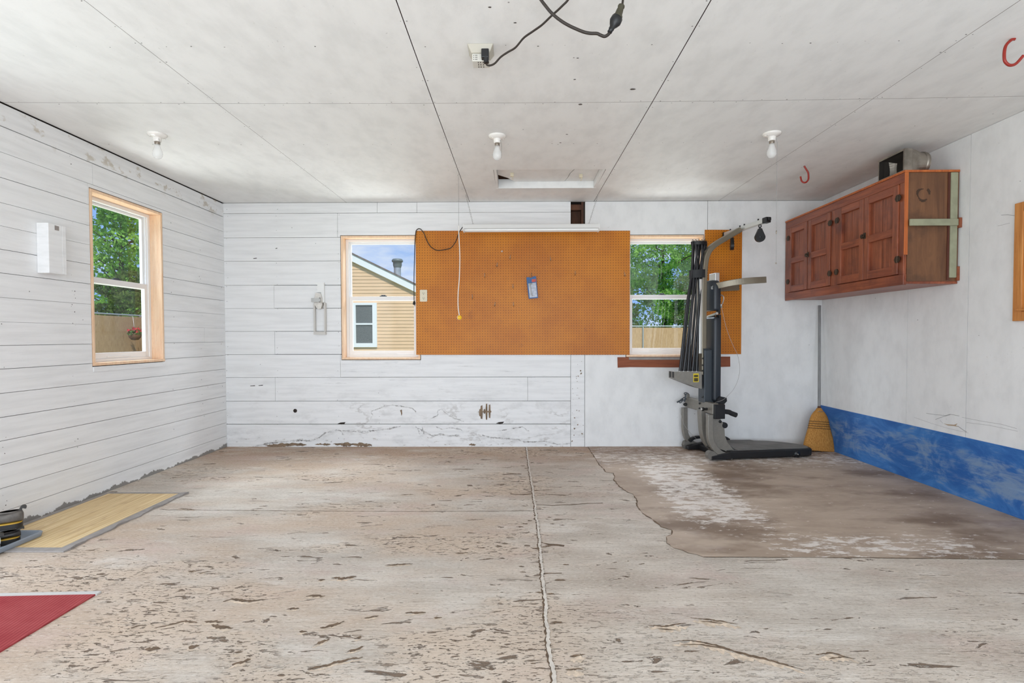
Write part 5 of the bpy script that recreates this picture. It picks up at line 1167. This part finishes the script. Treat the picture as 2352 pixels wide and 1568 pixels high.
# trees
def m_leaf(name, c1, c2):
    t = NT(name); n = t.noise(.9,(1,1,1),3,.6); col = t.mix(t.sstep(n,.35,.65),lin(c1),lin(c2)); f = t.noise(7,(1,1,1),2,.5); col = t.mix(t.sstep(f,.5,.7,0,.5),col,lin([min(255,v*1.2) for v in c2]))
    d = t.n('ShaderNodeBsdfDiffuse'); tr = t.n('ShaderNodeBsdfTranslucent'); mx = t.n('ShaderNodeMixShader'); mx.inputs[0].default_value = .45
    t.t.links.new(col,d.inputs[0]); t.t.links.new(col,tr.inputs[0]); t.t.links.new(d.outputs[0],mx.inputs[1]); t.t.links.new(tr.outputs[0],mx.inputs[2]); t.t.links.new(mx.outputs[0],t.out.inputs[0]); return t.m
LF = [m_leaf('maple_leaves',(104,162,60),(166,208,98)), m_leaf('dense_leaves',(98,152,66),(156,200,98)), m_leaf('dark_shrub_leaves',(74,104,46),(122,142,74))]
M_BARK = mat('bark',(82,70,58),.9,var=.3,vs=10)
def tree(x, y, h, r, n, size, lf, label, cat='tree', group='trees beyond the fences', trunk=True, z0=.18, lob=16):
    t = thing('shade_tree' if trunk else 'shrub', (x,y,-.15), label, cat, group)
    if trunk:
        mb = MB(); mb.tube([(x,y,-.15),(x+.05,y,h*.3),(x-.05,y+.05,h*.6),(x,y,h*.9)],[.16,.12,.08,.02],8)
        for k in range(14):
            a = random.uniform(0,6.28); z = h*random.uniform(.22,.75); L = r*random.uniform(.6,1.0); mb.tube([(x,y,z),(x+math.cos(a)*L*.5,y+math.sin(a)*L*.5,z+L*.3),(x+math.cos(a)*L,y+math.sin(a)*L,z+L*.5)],[.045,.03,.01],5)
        mb.build('trunk', M_BARK, t)
    mb = MB(); per = n//lob
    for k in range(lob):
        f = (k+.5)/lob; z = h*(z0+(1-z0)*f); rr = r*math.sin(PI*min(1,.18+.80*f))**.7; a = k*2.4; q = rr*random.uniform(.15,.75)
        cr = r*random.uniform(.34,.50); leafcloud(mb,(x+math.cos(a)*q,y+math.sin(a)*q,z),(cr,cr,cr*.62),per,size)
    mb.build('crown', LF[lf], t); return t
tree(-18.4,24.9,7.6,2.5,9000,.10,0,'bright green maple beyond the left fence, filling the left window')
tree(-19.6,32.2,8.0,2.5,6000,.11,0,'green maple behind the bright maple, at the right of the left window')
for k,(x,y) in enumerate(((-14.0,15.2),(-14.0,18.9),(-14.0,22.6))):
    tree(x,y,3.3,1.45,5200,.065,2,('dark green shrub above the left fence, nearest the garage','dark green shrub above the left fence, middle of the row','dark green shrub above the left fence, farthest of the row')[k],'shrub','shrubs behind the left fence',False,.2,9)
tree(8.0,29.5,9.0,3.1,17000,.095,1,'tall dense tree with sky gaps filling the right window')
tree(5.6,38.2,11.0,3.2,9000,.13,1,'taller tree standing behind the dense tree in the right window')
tree(13.4,38.2,11.0,3.2,4000,.17,1,'tall tree mostly hidden behind the home gym')
for k,(x,y) in enumerate(((4.4,24.0),(8.0,24.0),(11.6,24.0))):
    tree(x,y,3.6,1.45,6000,.065,2,('dark bushy shrub above the back fence by the window frame','dark bushy shrub above the back fence, middle of the row','dark bushy shrub above the back fence beside the gym rods')[k],'shrub','shrubs behind the back fence',False,.15,10)

# ================================================================== LIGHT
w = bpy.data.worlds.new('sky'); SC.world = w; w.use_nodes = True; nt = w.node_tree; nt.nodes.clear()
out = nt.nodes.new('ShaderNodeOutputWorld'); bg = nt.nodes.new('ShaderNodeBackground'); tc = nt.nodes.new('ShaderNodeTexCoord'); mp_ = nt.nodes.new('ShaderNodeMapping'); nz = nt.nodes.new('ShaderNodeTexNoise'); mr = nt.nodes.new('ShaderNodeMapRange'); mx = nt.nodes.new('ShaderNodeMix')
mp_.inputs['Scale'].default_value = (1.4,1.4,4.5); mp_.inputs['Location'].default_value = (.35,.1,.2); nz.inputs['Scale'].default_value = 3.2; nz.inputs['Detail'].default_value = 7; nz.inputs['Roughness'].default_value = .58
mr.interpolation_type = 'SMOOTHSTEP'; mr.inputs['From Min'].default_value = .47; mr.inputs['From Max'].default_value = .78
mx.data_type = 'RGBA'; mx.inputs[6].default_value = lin((140,182,242)); mx.inputs[7].default_value = lin((240,244,250))
L_ = nt.links.new; L_(tc.outputs['Generated'],mp_.inputs[0]); L_(mp_.outputs[0],nz.inputs['Vector']); L_(nz.outputs['Fac'],mr.inputs['Value']); L_(mr.outputs[0],mx.inputs[0]); L_(mx.outputs[2],bg.inputs[0]); L_(bg.outputs[0],out.inputs[0])
bg.inputs['Strength'].default_value = 1.05
def light(name, typ, loc, d, **kw):
    l = bpy.data.lights.new(name, typ); o = bpy.data.objects.new(name, l); COL.objects.link(o); o.location = loc; o.rotation_euler = Vector(d).to_track_quat('-Z','Y').to_euler()
    for k, v in kw.items(): setattr(l, k, v)
    return o
light('sun', 'SUN', (0,-10,20), (-.25,.62,-.74), energy=3.3, angle=.02, color=(1,.97,.93))
# added lamp in the assumed open garage door, standing in for daylight
light('added_garage_door_light', 'AREA', (.05,YF+.02,1.06), (0,1,.20), energy=150, shape='RECTANGLE', size=4.7, size_y=2.05, color=(.86,.935,1))
# added lamp in the unseen left wall doorway, giving cross light
light('added_side_light', 'AREA', (XL-.08,SD[0]+.44,1.03), (1,.10,.0), energy=20, shape='RECTANGLE', size=.86, size_y=1.95, color=(.86,.935,1))
for nm, loc, d in (('added_bounce_light',(W2[0]+.38,D+1.0,.12),(0,-1.0,1.0)),('added_bounce_light',(W3[0]+.37,D+1.0,.12),(0,-1.0,1.0)),('added_bounce_light',(XL-1.0,W1[0]+.37,.12),(1.0,0,1.0))):  # added unseen lamps below the sills, imitating light bounced off the ground
    light(nm,'AREA',loc,d,energy=48,shape='RECTANGLE',size=1.3,size_y=.9,color=(.95,.97,1))
# added unseen lamps above each window, standing in for skylight through the panes
for nm, loc, d, e in (('added_window_light',(W2[0]+.38,D+1.5,3.3),(0,-1.0,-.95),130),('added_window_light',(W3[0]+.37,D+1.5,3.3),(0,-1.0,-.95),130),('added_window_light',(XL-1.5,W1[0]+.37,3.3),(1.0,0,-.95),130)):
    light(nm,'AREA',loc,d,energy=e,shape='RECTANGLE',size=1.6,size_y=1.2,color=(.86,.935,1))

SC.view_settings.view_transform = 'Standard'; SC.view_settings.look = 'None'; SC.view_settings.gamma = 1; SC.view_settings.use_curve_mapping = False
SC.view_settings.exposure = 0.03
SC.cycles.max_bounces = 8; SC.cycles.diffuse_bounces = 5; SC.cycles.transparent_max_bounces = 16
